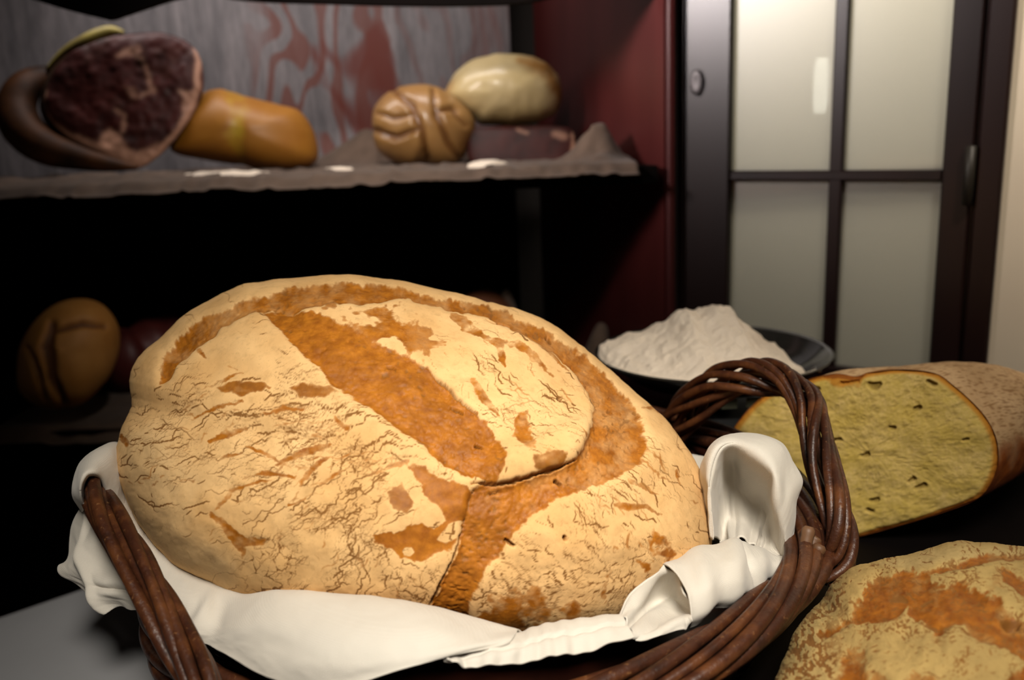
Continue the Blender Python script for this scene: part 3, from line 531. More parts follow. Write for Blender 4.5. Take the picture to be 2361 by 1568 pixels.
# glowing tube added behind the panes, stands in for a lamp reflection
lc = pv(1893, 198, D0 + DN * .22, DT)
b = MB(); b.tube([lc + np.array([0, 0, z]) for z in np.linspace(-.040, .040, 6)], [.008, .011, .011, .011, .011, .008], 12)
ml, nt, bb = new_mat('lit_tube'); bb.inputs['Emission Color'].default_value = (1, 1, .85, 1); bb.inputs['Emission Strength'].default_value = 11; bb.inputs['Base Color'].default_value = (.9, .9, .85, 1)
tl = b.build('reflection_tube', ml, None, True); tag(tl, 'small upright glowing tube standing in for a reflection in the upper left frosted pane', 'reflection')
# ---------------------------------------------------------------- open cupboard with two shelves
GX, GZ = pY(850, 215, 1.75)[0] + .5, pY(850, 215, 1.75)[2]
def panel_mat():
    m, nt, b = new_mat('washed_wood_panel'); q = N(nt); v = q.coord((1, 1, .16)); v2 = q.coord((1, 1, .42))
    base = q.ramp(q.noise(v, 34, 6, .6), [(.3, (.135, .125, .130)), (.7, (.275, .245, .248))])
    fine = q.ramp(q.noise(v, 150, 5, .6), [(.35, .62), (.6, 1.0)]); base = q.mix(1.0, base, base)
    mm = q.node('ShaderNodeMix', data_type='RGBA', blend_type='MULTIPLY'); mm.inputs[0].default_value = .8; q.put(mm.inputs[6], base); q.put(mm.inputs[7], fine); base = mm.outputs[2]
    sp = q.node('ShaderNodeSeparateXYZ'); q.put(sp.inputs[0], q.coord()); gx = q.math('MULTIPLY', q.math('SUBTRACT', sp.outputs[0], GX), 15.0); gz = q.math('MULTIPLY', q.math('SUBTRACT', sp.outputs[2], GZ), 4.6)
    rd = q.math('SQRT', q.math('ADD', q.math('MULTIPLY', gx, gx), q.math('MULTIPLY', gz, gz))); ng = q.math('ADD', q.math('MULTIPLY', rd, .16), q.noise(v2, 7, 2, .5, .4)); ring = q.math('SINE', q.math('MULTIPLY', ng, 42)); ring = q.math('ADD', q.math('MULTIPLY', ring, .5), q.math('MULTIPLY', q.noise(v, 60, 4), .5))
    ringm = q.ramp(ring, [(.30, 0.0), (.50, 1.0)])
    sx = q.node('ShaderNodeSeparateXYZ'); q.put(sx.inputs[0], q.coord()); X_ = sx.outputs[0]
    win = q.ramp(q.math('ADD', q.math('MULTIPLY', q.math('ADD', X_, -.02), 2.0), q.math('MULTIPLY', q.math('SUBTRACT', q.noise(v, 10, 2), .5), .5)), [(.0, 0.0), (.10, .9), (.50, .85), (.62, .35), (1, .30)])
    amt = q.math('MULTIPLY', ringm, win)
    blot = q.math('MULTIPLY', q.ramp(q.noise(v2, 9, 2, .5, .8), [(.58, 0.0), (.64, 1.0)]), win)
    c = q.mix(q.math('MULTIPLY', amt, .85), base, (.15, .036, .020)); c = q.mix(blot, c, (.13, .022, .012))
    q.put(b.inputs['Base Color'], c); b.inputs['Roughness'].default_value = .55; b.inputs['Specular IOR Level'].default_value = .35; return m
cup = empty('open_cupboard', (-.5, 1.5, 0), 'dark wooden open cupboard with bread and ham on its shelves, behind the basket', 'cupboard'); bpy.context.view_layer.update()
SZ = 1.060; LZ = .700; YF = 1.27
b = MB(); b.box((-1.3, 1.75, 1.03), (.02, 1.77, 2.0)); b.build('back_panel', panel_mat(), cup)
b = MB(); b.box((-1.3, 1.75, .1), (.02, 1.77, 1.03)); b.build('shaded_back_panel', M_BLACKWOOD, cup)  # black colour stands in for the shade below the upper shelf
e0 = pY(1240, 200, 1.75); e1_ = np.array([.228, 1.29, 0]); tt_ = e1_ - np.array([e0[0], 1.75, 0]); Ls = np.linalg.norm(tt_); tt_ /= Ls; nn_ = np.array([-tt_[1], tt_[0], 0])
b = MB(); b.box((-.01, 0, .1), (Ls, .018, 2.0), (e0[0], 1.75, 0), np.array([tt_, nn_, (0, 0, 1)])); b.build('side_panel', M_DARKWOOD, cup)
b = MB(); b.box((.230, 1.276, .1), (.242, 1.290, 2.0), bev=.003); b.build('corner_post', M_DARKWOOD, cup)
def shelfboard(z, yf, name='shelf'):
    b = MB(); xb = e0[0]; V = [(-1.3, yf), (.215, yf), (.215, 1.30), (xb - .003, 1.745), (-1.3, 1.745)]; m = len(V)
    b.add([(x, y, z) for x, y in V] + [(x, y, z - .024) for x, y in V], [tuple(range(m)), tuple(range(2 * m - 1, m - 1, -1))] + [(i, i + m, (i + 1) % m + m, (i + 1) % m) for i in range(m)])
    return b.build(name, M_BLACKWOOD, cup)
shelfboard(SZ, YF); shelfboard(LZ, YF + .02); shelfboard(.30, YF + .02)
b = MB(); b.box((-1.3, 1.40, .1), (.2, 1.42, LZ - .024)); b.build('base_panel', M_BLACKWOOD, cup)
# scalloped valance over the opening
YV = 1.30; topz = 1.50
edge = [(-60, -45), (60, -6), (150, 22), (215, 38), (247, 44), (280, 34), (340, 14), (400, -4), (470, -14), (540, -3), (620, 3), (760, 7), (900, 11), (1050, 12), (1180, 8), (1240, 0), (1300, -10), (1560, -30)]
E_ = crom([(x, y) for x, y in edge], 90); V = []; 
for x, y in E_:
    p = pY(x, y, YV); V += [(p[0], YV, p[2]), (p[0], YV, topz), (p[0], YV + .02, p[2]), (p[0], YV + .02, topz)]
Fv = []
for i in range(89):
    a, c_ = i * 4, i * 4 + 4; Fv += [(a, c_, c_ + 1, a + 1), (a + 2, a + 3, c_ + 3, c_ + 2), (a, a + 2, c_ + 2, c_), (a + 1, c_ + 1, c_ + 3, a + 3)]
b = MB(); b.add(V, Fv); b.build('scalloped_valance', M_BLACKWOOD, cup)

# ---------------------------------------------------------------- cloth on the upper shelf
M_LINEN = simple('grey_brown_linen', (.072, .046, .031), (.115, .075, .052), 30, .85, .25, .5, .0008, sheen=.1)
def grid_cloth(name, x0, x1, y0, y1, nx, ny, zf, mat, thick=.0015):
    xs = np.linspace(x0, x1, nx); ys = np.linspace(y0, y1, ny); X_, Y_ = np.meshgrid(xs, ys); V = zf(X_, Y_).reshape(-1, 3)
    idx = np.arange(nx * ny).reshape(ny, nx); Q = np.stack([idx[:-1, :-1], idx[:-1, 1:], idx[1:, 1:], idx[1:, :-1]], -1).reshape(-1, 4)
    o = mesh(name, V, Q, mat); md = o.modifiers.new('thickness', 'SOLIDIFY'); md.thickness = thick; md.offset = 1; return o
def gb(X_, Y_, x, y, sx, sy, h): return h * np.exp(-((X_ - x) / sx) ** 2 - ((Y_ - y) / sy) ** 2)
hp = pY(1395, 350, 1.36)
def zs(X_, Y_):
    n = fbm(X_ * 1000 + 3000, Y_ * 1000, 90, 4, 201); f = np.abs(fbm(X_ * 1000 + 3000, Y_ * 400, 60, 3, 202))
    xe = .105 + .035 * np.sin(Y_ * 18); yf = 1.262 + .008 * n; yc = np.maximum(Y_, yf - .02)
    z = SZ + .003 + .004 * np.clip(n + .4, 0, 1) + .006 * np.clip(.35 - f, 0, 1) * 2
    z = z + gb(X_, Y_, -.60, 1.37, .20, .07, .012) + gb(X_, Y_, hp[0] - .012, 1.38, .035, .06, .052) * (1 + .45 * fbm(X_ * 1000 + 900, Y_ * 1000, 34, 3, 209))
    z = z + gb(X_, Y_, -.235, 1.70, .09, .06, .062) + gb(X_, Y_, -.02, 1.69, .10, .05, .03)
    z = z - sstep(1.275, 1.248, Y_ + .006 * n) * .013 - sstep(hp[0] + .005, hp[0] + .05, X_) * .0 
    z = np.where(Y_ < 1.27, np.maximum(z, SZ - .016), z)
    return np.stack([X_, yc, z], -1)
shc = grid_cloth('shelf_cloth', -.95, hp[0] + .035, 1.242, 1.735, 260, 130, zs, M_LINEN); tag(shc, 'crumpled grey brown cloth spread along the upper shelf under the ham and rolls', 'cloth')

# ---------------------------------------------------------------- ham
M_MEATSKIN = simple('dark_ham_rind', (.020, .009, .004), (.06, .026, .009), 14, .6, .2, .4, .002)
def ham_mat():
    m, nt, b = new_mat('cured_meat'); q = N(nt); v = q.coord(); n = q.noise(v, 28, 5); c = q.ramp(n, [(.3, (.018, .004, .003)), (.55, (.048, .009, .007)), (.75, (.068, .013, .010))])
    c = q.mix(q.attr('fat'), c, (.44, .235, .155)); q.put(b.inputs['Base Color'], c); b.inputs['Roughness'].default_value = .5; b.inputs['Specular IOR Level'].default_value = .25
    q.put(b.inputs['Normal'], q.bump(n, .4, .003)); return m
HF = [(118, 175), (150, 132), (200, 104), (265, 84), (340, 75), (400, 82), (445, 108), (466, 150), (468, 212), (440, 272), (400, 326), (355, 368), (318, 387), (270, 370), (225, 350), (170, 325), (125, 288), (104, 235)]
s4_ = Surface(60, 40, 500, 420, 51)
fat = blur(np.maximum.reduce([s4_.poly([(228, 318), (250, 300), (272, 312), (290, 335), (318, 352), (345, 345), (370, 330), (355, 368), (318, 390), (262, 372), (225, 345)], 7, 8), s4_.line([(345, 375), (400, 318), (440, 262), (458, 205), (458, 140), (445, 110)], [8, 6, 7, 6, 5, 3], 3, 5), s4_.line([(108, 215), (95, 245), (118, 288), (165, 318), (230, 342)], [8, 12, 8, 7, 9], 4, 5),
    s4_.line([(275, 130), (310, 120), (335, 150), (350, 180), (362, 215)], [5, 8, 5, 6, 7], 6, 12) * .55, s4_.line([(300, 205), (320, 220), (360, 215)], [4, 5, 4], 5, 12) * .5, s4_.line([(270, 255), (290, 270), (285, 310)], [4, 6, 5], 5, 10) * .6, s4_.line([(420, 215), (440, 225), (430, 260)], [3, 8, 4], 5, 6) * .8, sstep(.3, .7, fbm(s4_.X, s4_.Y, 30, 4, 52)) * .03]), 2)
ham = extrude_cut('cured_ham', (300, 235, 1.42), HF, (.10, -.97, .16), (-.62, .78, -.05), .20, [ham_mat(), M_MEATSKIN], 'half cured ham with dark red cut face, at the left end of the upper shelf', 'ham',
    lambda x, y: .004 * s4_.read(fbm(s4_.X, s4_.Y, 60, 3, 53), x, y), lambda x, y, fr: {'fat': np.clip(s4_.read(fat, x, y), 0, 1)}, .012, (70, 260), 30, face_name='cut_meat', skin_name='rind', floor=SZ + .007)
b = MB(); RP = [(140, 168, 1.47), (95, 180, 1.46), (55, 205, 1.44), (38, 250, 1.43), (55, 300, 1.42), (105, 340, 1.41), (175, 362, 1.405), (250, 378, 1.40), (315, 386, 1.40)]
P_ = crom([pk(*p) for p in RP], 60); rr = crom(np.array([[.010], [.020], [.026], [.030], [.032], [.028], [.020], [.012], [.004]]), 60)[:, 0]; P_[:, 2] = np.maximum(P_[:, 2], SZ + .008 + rr)
b.tube(P_, rr, 20); hb = b.build('hock', simple('ham_skin', (.012, .005, .002), (.085, .028, .006), 16, .6, .2, .4, .002), ham, True)
b = MB(); P_ = crom([pk(*p) for p in [(110, 160, 1.45), (150, 122, 1.44), (200, 92, 1.43), (250, 72, 1.43), (285, 74, 1.43)]], 24); b.tube(P_, crom(np.array([[.004], [.008], [.010], [.009], [.003]]), 24)[:, 0], 12)
b.build('fat_edge', simple('yellow_fat', (.15, .11, .03), (.34, .27, .05), 20, .5), ham, True)

# ---------------------------------------------------------------- rolls and meat on the upper shelf
def lined(px0, seed, lines, soft=4, warp=3):
    s = Surface(*px0, seed); g = np.zeros(s.sh)
    for p, wd in lines: g = np.maximum(g, s.line(p, wd, soft, warp))
    return s, g
def bun_mat(name, c1, c2, cd_, rough=.4, coat=0.0):
    m, nt, b = new_mat(name); q = N(nt); v = q.coord(); c = q.mix(q.ramp(q.noise(v, 18, 4), [(.35, 0.0), (.65, 1.0)]), c1, c2); c = q.mix(q.attr('tone'), c, cd_)
    q.put(b.inputs['Base Color'], c); b.inputs['Roughness'].default_value = rough; b.inputs['Coat Weight'].default_value = coat; b.inputs['Coat Roughness'].default_value = .2; q.put(b.inputs['Normal'], q.bump(q.noise(v, 120, 4), .2, .001)); return m
GO = [(392, 335), (412, 280), (450, 228), (490, 206), (535, 208), (580, 225), (640, 240), (690, 255), (722, 298), (735, 350), (722, 380), (680, 394), (620, 394), (540, 380), (450, 366), (405, 355)]
sg, gg = lined((370, 180, 760, 420), 61, [([(540, 212), (552, 260), (545, 330), (560, 385)], [12, 20, 18, 12])], 10, 14)
tone_g = gg
golden = blob('golden_bread_loaf', (570, 300, 1.50), (.125, .09, .066), rotm(ry=12), (90, 70), bun_mat('saffron_crust', (.27, .10, .007), (.32, .13, .012), (.40, .26, .014), .5), GO, None,
    lambda x, y, f, D: np.where(f, -.005 * sg.read(blur(gg, 8), x, y), 0), lambda x, y, f, D: {'tone': np.where(f, sg.read(np.clip(gg, 0, 1) * (.55 + .45 * fbm(sg.X, sg.Y, 30, 3, 62)), x, y), .3)}, SZ + .009)
tag(golden, 'long golden yellow bread loaf beside the ham on the upper shelf', 'bread')
sk, gk = lined((840, 170, 1110, 410), 63, [([(905, 205), (950, 245), (972, 300), (985, 375)], [4, 9, 8, 5]), ([(1000, 205), (1005, 260), (1035, 330), (1060, 370)], [3, 6, 6, 3]), ([(865, 300), (910, 318), (965, 300)], [4, 7, 4]), ([(868, 262), (905, 272), (950, 265)], [3, 5, 3]), ([(1005, 255), (1045, 250), (1075, 290)], [3, 5, 3])])
KO = [(858, 300), (862, 250), (895, 212), (940, 196), (1000, 197), (1050, 225), (1088, 262), (1096, 300), (1080, 340), (1060, 375), (1020, 388), (975, 380), (945, 388), (900, 370), (870, 345)]
kaiser = blob('kaiser_roll', (975, 292, 1.47), (.082, .075, .068), rotm(), (100, 90), bun_mat('roll_crust', (.24, .115, .030), (.33, .175, .055), (.12, .040, .007), .38, .3), KO, None,
    lambda x, y, f, D: np.where(f, -.009 * sk.read(blur(gk, 3), x, y), 0), lambda x, y, f, D: {'tone': np.where(f, sk.read(gk, x, y) * .8, .2)}, SZ + .008)
tag(kaiser, 'glossy brown kaiser roll with a swirled top on the upper shelf', 'bread roll')
sb_, gbn = lined((1010, 110, 1310, 300), 65, [([(1200, 140), (1262, 165), (1288, 215), (1290, 240)], [6, 14, 13, 8]), ([(1040, 190), (1030, 215)], [3, 5])], 14, 8)
BO = [(1026, 215), (1045, 172), (1085, 140), (1145, 125), (1205, 126), (1255, 145), (1288, 178), (1296, 215), (1290, 245), (1270, 268), (1225, 284), (1160, 291), (1110, 288), (1085, 272), (1050, 250)]
bun = blob('pale_bread_roll', (1160, 210, 1.50), (.098, .08, .058), rotm(ry=8), (90, 70), bun_mat('pale_roll_crust', (.48, .36, .16), (.55, .425, .215), (.34, .155, .030), .4, .3), BO, None,
    lambda x, y, f, D: np.where(f, .002 * sb_.read(fbm(sb_.X, sb_.Y, 60, 3, 66), x, y), 0), lambda x, y, f, D: {'tone': np.where(f, sb_.read(gbn, x, y), .1)})
tag(bun, 'pale cream round roll lying on the dark red slab of meat', 'bread roll')
SPF = [(1082, 310), (1095, 296), (1150, 291), (1220, 291), (1290, 292), (1318, 300), (1326, 330), (1324, 372), (1300, 385), (1200, 385), (1110, 384), (1085, 372), (1078, 340)]
ss_ = Surface(1050, 270, 1350, 410, 71); fs = np.maximum.reduce([ss_.line([(1322, 300), (1326, 350), (1310, 382)], [5, 9, 8], 4, 5), ss_.line([(1085, 382), (1200, 386), (1310, 384)], [2, 4, 5], 4, 4), ss_.line([(1195, 300), (1215, 310)], [4, 4], 4, 3) * .5, ss_.line([(1280, 312), (1300, 318)], [7, 9], 6, 3) * .5])
speck = extrude_cut('smoked_meat_slab', (1205, 340, 1.46), SPF, (.0, -.98, .18), (.0, 1, .0), .10, [ham_mat(), M_MEATSKIN], 'dark red slab of smoked meat with pale fat edge under the cream roll', 'meat',
    None, lambda x, y, fr: {'fat': ss_.read(fs, x, y)}, .006, (50, 200), 20, face_name='cut_meat', skin_name='rind', floor=SZ + .006, prof=lambda t: np.where(t > .9, 1 - (t - .9) * 2, 1.0))
M_FLOUR = simple('flour', (.72, .61, .49), (.78, .67, .55), 60, .95, .1, .6, .002)
def flour_patch(px0, px1, py_, k, h, dep, seed, label):
    a = pz(px0, py_, SZ + .008); c_ = pz(px1, py_, SZ + .008); y0 = k; n, m = 90, 30; a = pY(px0, py_, y0); c_ = pY(px1, py_, y0)
    u, v = np.meshgrid(np.linspace(-1, 1, n), np.linspace(-1, 1, m)); X_ = a[0] + (c_[0] - a[0]) * (u + 1) / 2; Y_ = y0 + v * dep
    r = np.clip(1 - u ** 2 - v ** 2 + .35 * fbm(X_ * 1000 + 2000, Y_ * 1000, 22, 3, seed), 0, 1); Z_ = SZ + .0035 + h * np.sqrt(r) - .004 * (r <= 0)
    idx = np.arange(n * m).reshape(m, n); Q = np.stack([idx[:-1, :-1], idx[:-1, 1:], idx[1:, 1:], idx[1:, :-1]], -1).reshape(-1, 4)
    tag(mesh('flour_patch', np.stack([X_, Y_, Z_], -1).reshape(-1, 3), Q, M_FLOUR), label, 'flour', 'flour spilled on the shelf cloth')
flour_patch(370, 640, 392, 1.36, .012, .045, 3, 'white flour spilled on the shelf cloth in front of the golden loaf')
flour_patch(735, 835, 378, 1.42, .009, .03, 4, 'white flour spilled between the golden loaf and the kaiser roll')
flour_patch(1078, 1175, 378, 1.37, .011, .03, 5, 'white flour spilled in front of the smoked meat slab')

# ---------------------------------------------------------------- lower shelf
def zl(X_, Y_):
    n = fbm(X_ * 1000 + 3000, Y_ * 1000, 80, 4, 211); z = LZ + .003 + .005 * np.clip(n + .3, 0, 1) - sstep(1.30, 1.282, Y_ + .004 * n) * .02
    z = z + gb(X_, Y_, pY(1165, 640, 1.5)[0], 1.5, .03, .03, .145) + gb(X_, Y_, pY(1385, 745, 1.45)[0], 1.45, .03, .03, .09); z = np.where(Y_ < 1.292, np.maximum(z, LZ - .02), z)
    return np.stack([X_, Y_, z], -1)
lc_ = grid_cloth('shelf_cloth', -.80, .16, 1.276, 1.70, 240, 110, zl, M_LINEN); tag(lc_, 'dim grey brown cloth covering the lower shelf', 'cloth')
sl_, gl_ = lined((20, 670, 300, 960), 73, [([(120, 745), (105, 800), (118, 870), (150, 930)], [8, 14, 12, 6]), ([(130, 760), (190, 742), (245, 752)], [6, 8, 4]), ([(60, 800), (85, 860), (105, 925)], [3, 5, 3])])
RO = [(38, 870), (45, 800), (80, 740), (130, 700), (190, 688), (240, 705), (272, 750), (276, 800), (262, 850), (235, 890), (190, 930), (140, 942), (85, 935), (50, 910)]
roll = blob('kaiser_roll', (155, 815, 1.36), (.082, .07, .070), rotm(), (100, 90), bun_mat('dark_roll_crust', (.52, .22, .045), (.62, .29, .07), (.12, .035, .008), .6), RO, None,
    lambda x, y, f, D: np.where(f, -.010 * sl_.read(blur(gl_, 3), x, y), 0), lambda x, y, f, D: {'tone': np.where(f, sl_.read(gl_, x, y) * .9, .2)}, LZ + .006)
tag(roll, 'round brown kaiser roll at the left end of the dark lower shelf', 'bread roll')
b = MB(); c0, c1_ = pk(235, 860, 1.50), pk(440, 770, 1.60); P_ = np.linspace(c0, c1_, 30); u = np.linspace(-1, 1, 30); P_[:, 2] = np.maximum(P_[:, 2], LZ + .06)
b.tube(P_, .055 * np.sqrt(np.clip(1 - u ** 6, .01, 1)) * (1 + .06 * np.sin(u * 9)), 24); sal = b.build('cured_meat_piece', simple('dark_red_meat', (.05, .006, .005), (.11, .02, .015), 18, .5, .4, .4, .002), None, True)
tag(sal, 'dark red piece of cured meat lying behind the roll on the lower shelf', 'meat')
tp = pY(1112, 667, 1.50); rc_ = (tp[2] - LZ - .012) / 2; tc_ = np.array([tp[0], 1.50, LZ + .010 + rc_]); tq = proj(tc_)
tip = blob('small_bread_roll', (tq[0], tq[1], tq[2]), (.062, .058, rc_), rotm(), (40, 36), bun_mat('tip_crust', (.08, .022, .007), (.11, .034, .010), (.04, .015, .007), .6), None, None, None, lambda x, y, f, D: {'tone': np.zeros(len(x))})
tag(tip, 'small brown roll just showing above the big loaf, on the lower shelf', 'bread roll')

# ---------------------------------------------------------------- table and its cloth
M_TABLE = simple('black_table_top', (.0030, .0020, .0018), (.005, .003, .0025), 12, .7, .08, .2)
tb = empty('table', (0, .6, 0), 'dark table that carries the basket, the scale and the loaves', 'table'); bpy.context.view_layer.update()
TP = [(-1.0, .143), (.16, 1.157), (.50, 1.00), (.95, .66), (.95, .12), (-1.0, .12)]; m = len(TP); b = MB()
b.add([(x, y, TZ) for x, y in TP] + [(x, y, TZ - .03) for x, y in TP], [tuple(range(m))[::-1], tuple(range(m, 2 * m))] + [(i, (i + 1) % m, (i + 1) % m + m, i + m) for i in range(m)]); b.build('table_top', M_TABLE, tb)
for x, y in ((-.85, .17), (.14, 1.06), (.84, .68), (.84, .17)):
    b = MB(); b.box((x - .025, y, 0), (x + .025, y + .05, TZ - .03), bev=.004); b.build('leg', M_TABLE, tb)
M_TCLOTH = simple('shaded_white_tablecloth', (.25, .25, .26), (.28, .28, .29), 6, .9, .2, .3, .0006)  # white cloth coloured grey, with the basket's shade put into it
ed = np.array([.7526, .6585]); en = np.array([-.6585, .7526]); E0 = np.array([-1.0, .143])
U_, V_ = np.meshgrid(np.linspace(.0, 1.30, 200), np.linspace(-.62, .13, 150))
dn = np.maximum(V_, 0); inn = np.minimum(V_, .004); XY = E0[None, None] + U_[..., None] * ed + (inn + np.where(V_ > 0, .003 + .004 * np.sin(U_ * 30) * dn / .1, 0))[..., None] * en
Zc = TZ + .0016 + .0008 * fbm(U_ * 1000, V_ * 1000 + 2000, 160, 3, 221) - np.maximum(dn - .004, 0)
XY[..., 1] = np.maximum(XY[..., 1], .13); keep = XY[..., 0] < -.02 + 0 * XY[..., 0]
XY[..., 0] = np.minimum(XY[..., 0], .02)
idx = np.arange(U_.size).reshape(U_.shape); Q = np.stack([idx[:-1, :-1], idx[:-1, 1:], idx[1:, 1:], idx[1:, :-1]], -1).reshape(-1, 4)
A4 = XY.reshape(-1, 2)[Q]; ar = np.abs((A4[:, 2, 0] - A4[:, 0, 0]) * (A4[:, 3, 1] - A4[:, 1, 1]) - (A4[:, 3, 0] - A4[:, 1, 0]) * (A4[:, 2, 1] - A4[:, 0, 1])); zq = Zc.reshape(-1)[Q]; Q = Q[(ar > 1e-9) | (np.ptp(zq, axis=1) > 1e-3)]
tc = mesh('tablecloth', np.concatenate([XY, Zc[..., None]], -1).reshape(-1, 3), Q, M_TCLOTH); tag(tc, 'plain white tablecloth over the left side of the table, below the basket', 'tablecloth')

# ---------------------------------------------------------------- kitchen scale with flour
pc = pY(1640, 812, .93); PR = .1245
sc_ = empty('kitchen_scale', (pc[0], pc[1], TZ), 'black kitchen scale with a shallow round pan full of flour, behind the basket', 'scale'); bpy.context.view_layer.update()
M_SC = simple('black_plastic', (.004, .004, .004), None, 10, .35, .3); M_PAN = simple('dark_glass_pan', (.020, .019, .017), (.03, .028, .024), 10, .12, .8)
b = MB(); b.lathe([(.012, -.034), (.05, -.034), (.085, -.026), (.105, -.012), (PR, .0), (PR + .001, .0015), (PR, .003), (PR - .003, .001), (.102, -.010), (.083, -.023), (.05, -.031), (.0005, -.031)], pc, 96); pan = b.build('pan', M_PAN, sc_, True)
b = MB(); b.box((pc[0] - .095, pc[1] - .085, TZ), (pc[0] + .075, pc[1] + .085, pc[2] - .050), bev=.008); b.build('body', M_SC, sc_)
b = MB(); b.tube([(pc[0], pc[1], pc[2] - .052), (pc[0], pc[1], pc[2] - .034)], .022, 24); b.build('pan_support', M_SC, sc_)
M_LCD = simple('grey_display', (.085, .085, .055), None, 10, .3)
yfb = pc[1] - .085
for x0, y0, x1, y1 in ((1663, 921, 1699, 941), (1721, 917, 1752, 937)):
    a = pY(x0, y0, yfb); c_ = pY(x1, y1, yfb); b = MB(); b.box((a[0], yfb - .0015, c_[2]), (c_[0], yfb, a[2])); b.build('display', M_LCD, sc_)
b = MB(); kk = pY(1887, 857, yfb + .02); b.tube([kk, kk + np.array([0, .01, 0])], .003, 12); b.build('button', simple('chrome', (.5, .5, .5), None, 10, .2, metal=1), sc_, True)
sil = np.array([(1355, 800), (1375, 797), (1430, 781), (1500, 764), (1540, 741), (1562, 722), (1580, 714), (1606, 723), (1625, 712), (1640, 705), (1682, 706), (1700, 733), (1730, 758), (1768, 790), (1785, 801), (1805, 798), (1830, 822), (1838, 840), (1925, 850)], float)
n = 260; U_, V_ = np.meshgrid(np.linspace(-1, 1, n), np.linspace(-1, 1, n)); uu = U_ * np.sqrt(1 - V_ ** 2 / 2); vv = V_ * np.sqrt(1 - U_ ** 2 / 2); X_ = pc[0] + uu * (PR - .002); Y_ = pc[1] + vv * (PR - .002)
pxs = np.interp(X_.ravel(), [pY(x, 790, pc[1])[0] for x in (1300, 1950)], [1300, 1950]).reshape(X_.shape)
tz = np.array([pY(x, y, pc[1])[2] for x, y in sil]); H = np.interp(pxs, sil[:, 0], tz) - pc[2]; H = np.maximum(H, -.02); fy = np.clip(1 - np.abs(vv / np.sqrt(np.clip(1.02 - uu ** 2, .02, 2))) ** 1.5, 0, 1)
back = sstep(.25, .75, vv) ; base = -.002 * (1 - back) - .026 * back - .024 * sstep(.55, .80, uu)
Z_ = pc[2] + base + (np.clip(H + .002, 0, 1)) * fy + .0035 * fbm(X_ * 1000 + 500, Y_ * 1000, 14, 4, 231) * np.clip(fy * 3, .1, 1)
rr_ = np.hypot(uu, vv); bowl = pc[2] + np.interp(rr_, [0, .43, .72, .87, 1], [-.031, -.031, -.023, -.010, .002]); Z_ = np.where(rr_ > .985, bowl - .002, np.maximum(Z_, bowl + np.where((base < -.015), -.0015, .001)))
idx = np.arange(n * n).reshape(n, n); Q = np.stack([idx[:-1, :-1], idx[:-1, 1:], idx[1:, 1:], idx[1:, :-1]], -1).reshape(-1, 4)
fh = mesh('flour_heap', np.stack([X_, Y_, Z_], -1).reshape(-1, 3), Q, M_FLOUR); tag(fh, 'heap of white flour piled in the round scale pan', 'flour')

# ---------------------------------------------------------------- wicker basket
BC = np.array([-.027, .642]); BR = .238; RZ = .838
def wicker():
    m, nt, b = new_mat('lacquered_willow'); q = N(nt); v = q.coord(); n = q.noise(v, 40, 5, .6); n2 = q.noise(v, 300, 3)
    c = q.ramp(n, [(.28, (.014, .005, .003)), (.5, (.050, .015, .006)), (.72, (.125, .042, .012))]); c = q.mix(q.ramp(n2, [(.62, 0.0), (.78, .5)]), c, (.30, .14, .05))
    q.put(b.inputs['Base Color'], c); b.inputs['Roughness'].default_value = .42; b.inputs['Specular IOR Level'].default_value = .4; q.put(b.inputs['Normal'], q.bump(q.math('ADD', n2, n), .5, .001)); return m
M_WK = wicker(); M_WKD = simple('dark_willow', (.010, .002, .001), (.038, .008, .003), 40, .42, .4, .3, .0006)
bk = empty('wicker_basket', (BC[0], BC[1], TZ), 'dark brown round wicker basket holding the huge loaf', 'basket'); bpy.context.view_layer.update()
rs = np.random.RandomState(5)
def rtilt(a): return -.030 * (.5 + .5 * np.cos(a - math.radians(-135))) ** 4 - .006 * (.5 + .5 * np.cos(a - math.radians(-80))) ** 2
def brad(z): f = np.clip((z - TZ) / (RZ - TZ), 0, 1); return .195 + (BR - .008 - .195) * f ** .8
b = MB(); NS = 44
for i in range(NS):
    a = 2 * math.pi * i / NS; z = np.linspace(TZ + .004, RZ + rtilt(a) - .004, 10); r = brad(z) ; b.tube(np.stack([BC[0] + r * np.cos(a), BC[1] + r * np.sin(a), z], -1), .0032, 6)
b.build('stakes', M_WKD, bk, True)
b = MB(); rows = 13
for j in range(rows):
    th = np.linspace(0, 2 * math.pi, NS * 8 + 1); z = TZ + .008 + (RZ + rtilt(th) - TZ - .016) * j / (rows - 1); w_ = .0042 * np.sin(th * NS / 2 + math.pi * j)
    r = brad(z) + w_ + .0008 * rs.randn(); zz = z + .0012 * np.sin(th * 7 + j) + .001 * np.sin(th * 3 + 2 * j); b.tube(np.stack([BC[0] + r * np.cos(th), BC[1] + r * np.sin(th), zz], -1), .0040, 7, False)
b.build('woven_side', M_WKD, bk, True)
b = MB(); b.lathe([(.0, 0.0), (.19, 0.0), (.196, .003), (.19, .007), (.0, .007)], (BC[0], BC[1], TZ + .002), 64); b.build('base', M_WKD, bk, True)
b = MB(); NR = 30
for i in range(NR):
    a0 = 2 * math.pi * i / NR + rs.randn() * .02; L = math.radians(96); u = np.linspace(0, 1, 60); az = a0 + u * L; ps = math.radians(-150) + u * math.radians(330)
    rc = .0125 + .0016 * rs.randn() * np.ones(60); wob = .0012 * np.sin(u * 9 + rs.rand() * 6)
    r = BR + rc * np.cos(ps) + wob; z = RZ + rtilt(az) + .0 + (.0100 + .001 * rs.randn()) * np.sin(ps) + wob * .6
    b.tube(np.stack([BC[0] + r * np.cos(az), BC[1] + r * np.sin(az), z], -1), (.0043 + .0005 * rs.randn()) * np.clip(np.minimum(u * 10, (1 - u) * 8) + .45, 0, 1), 8)
b.build('rim', M_WK, bk, True)
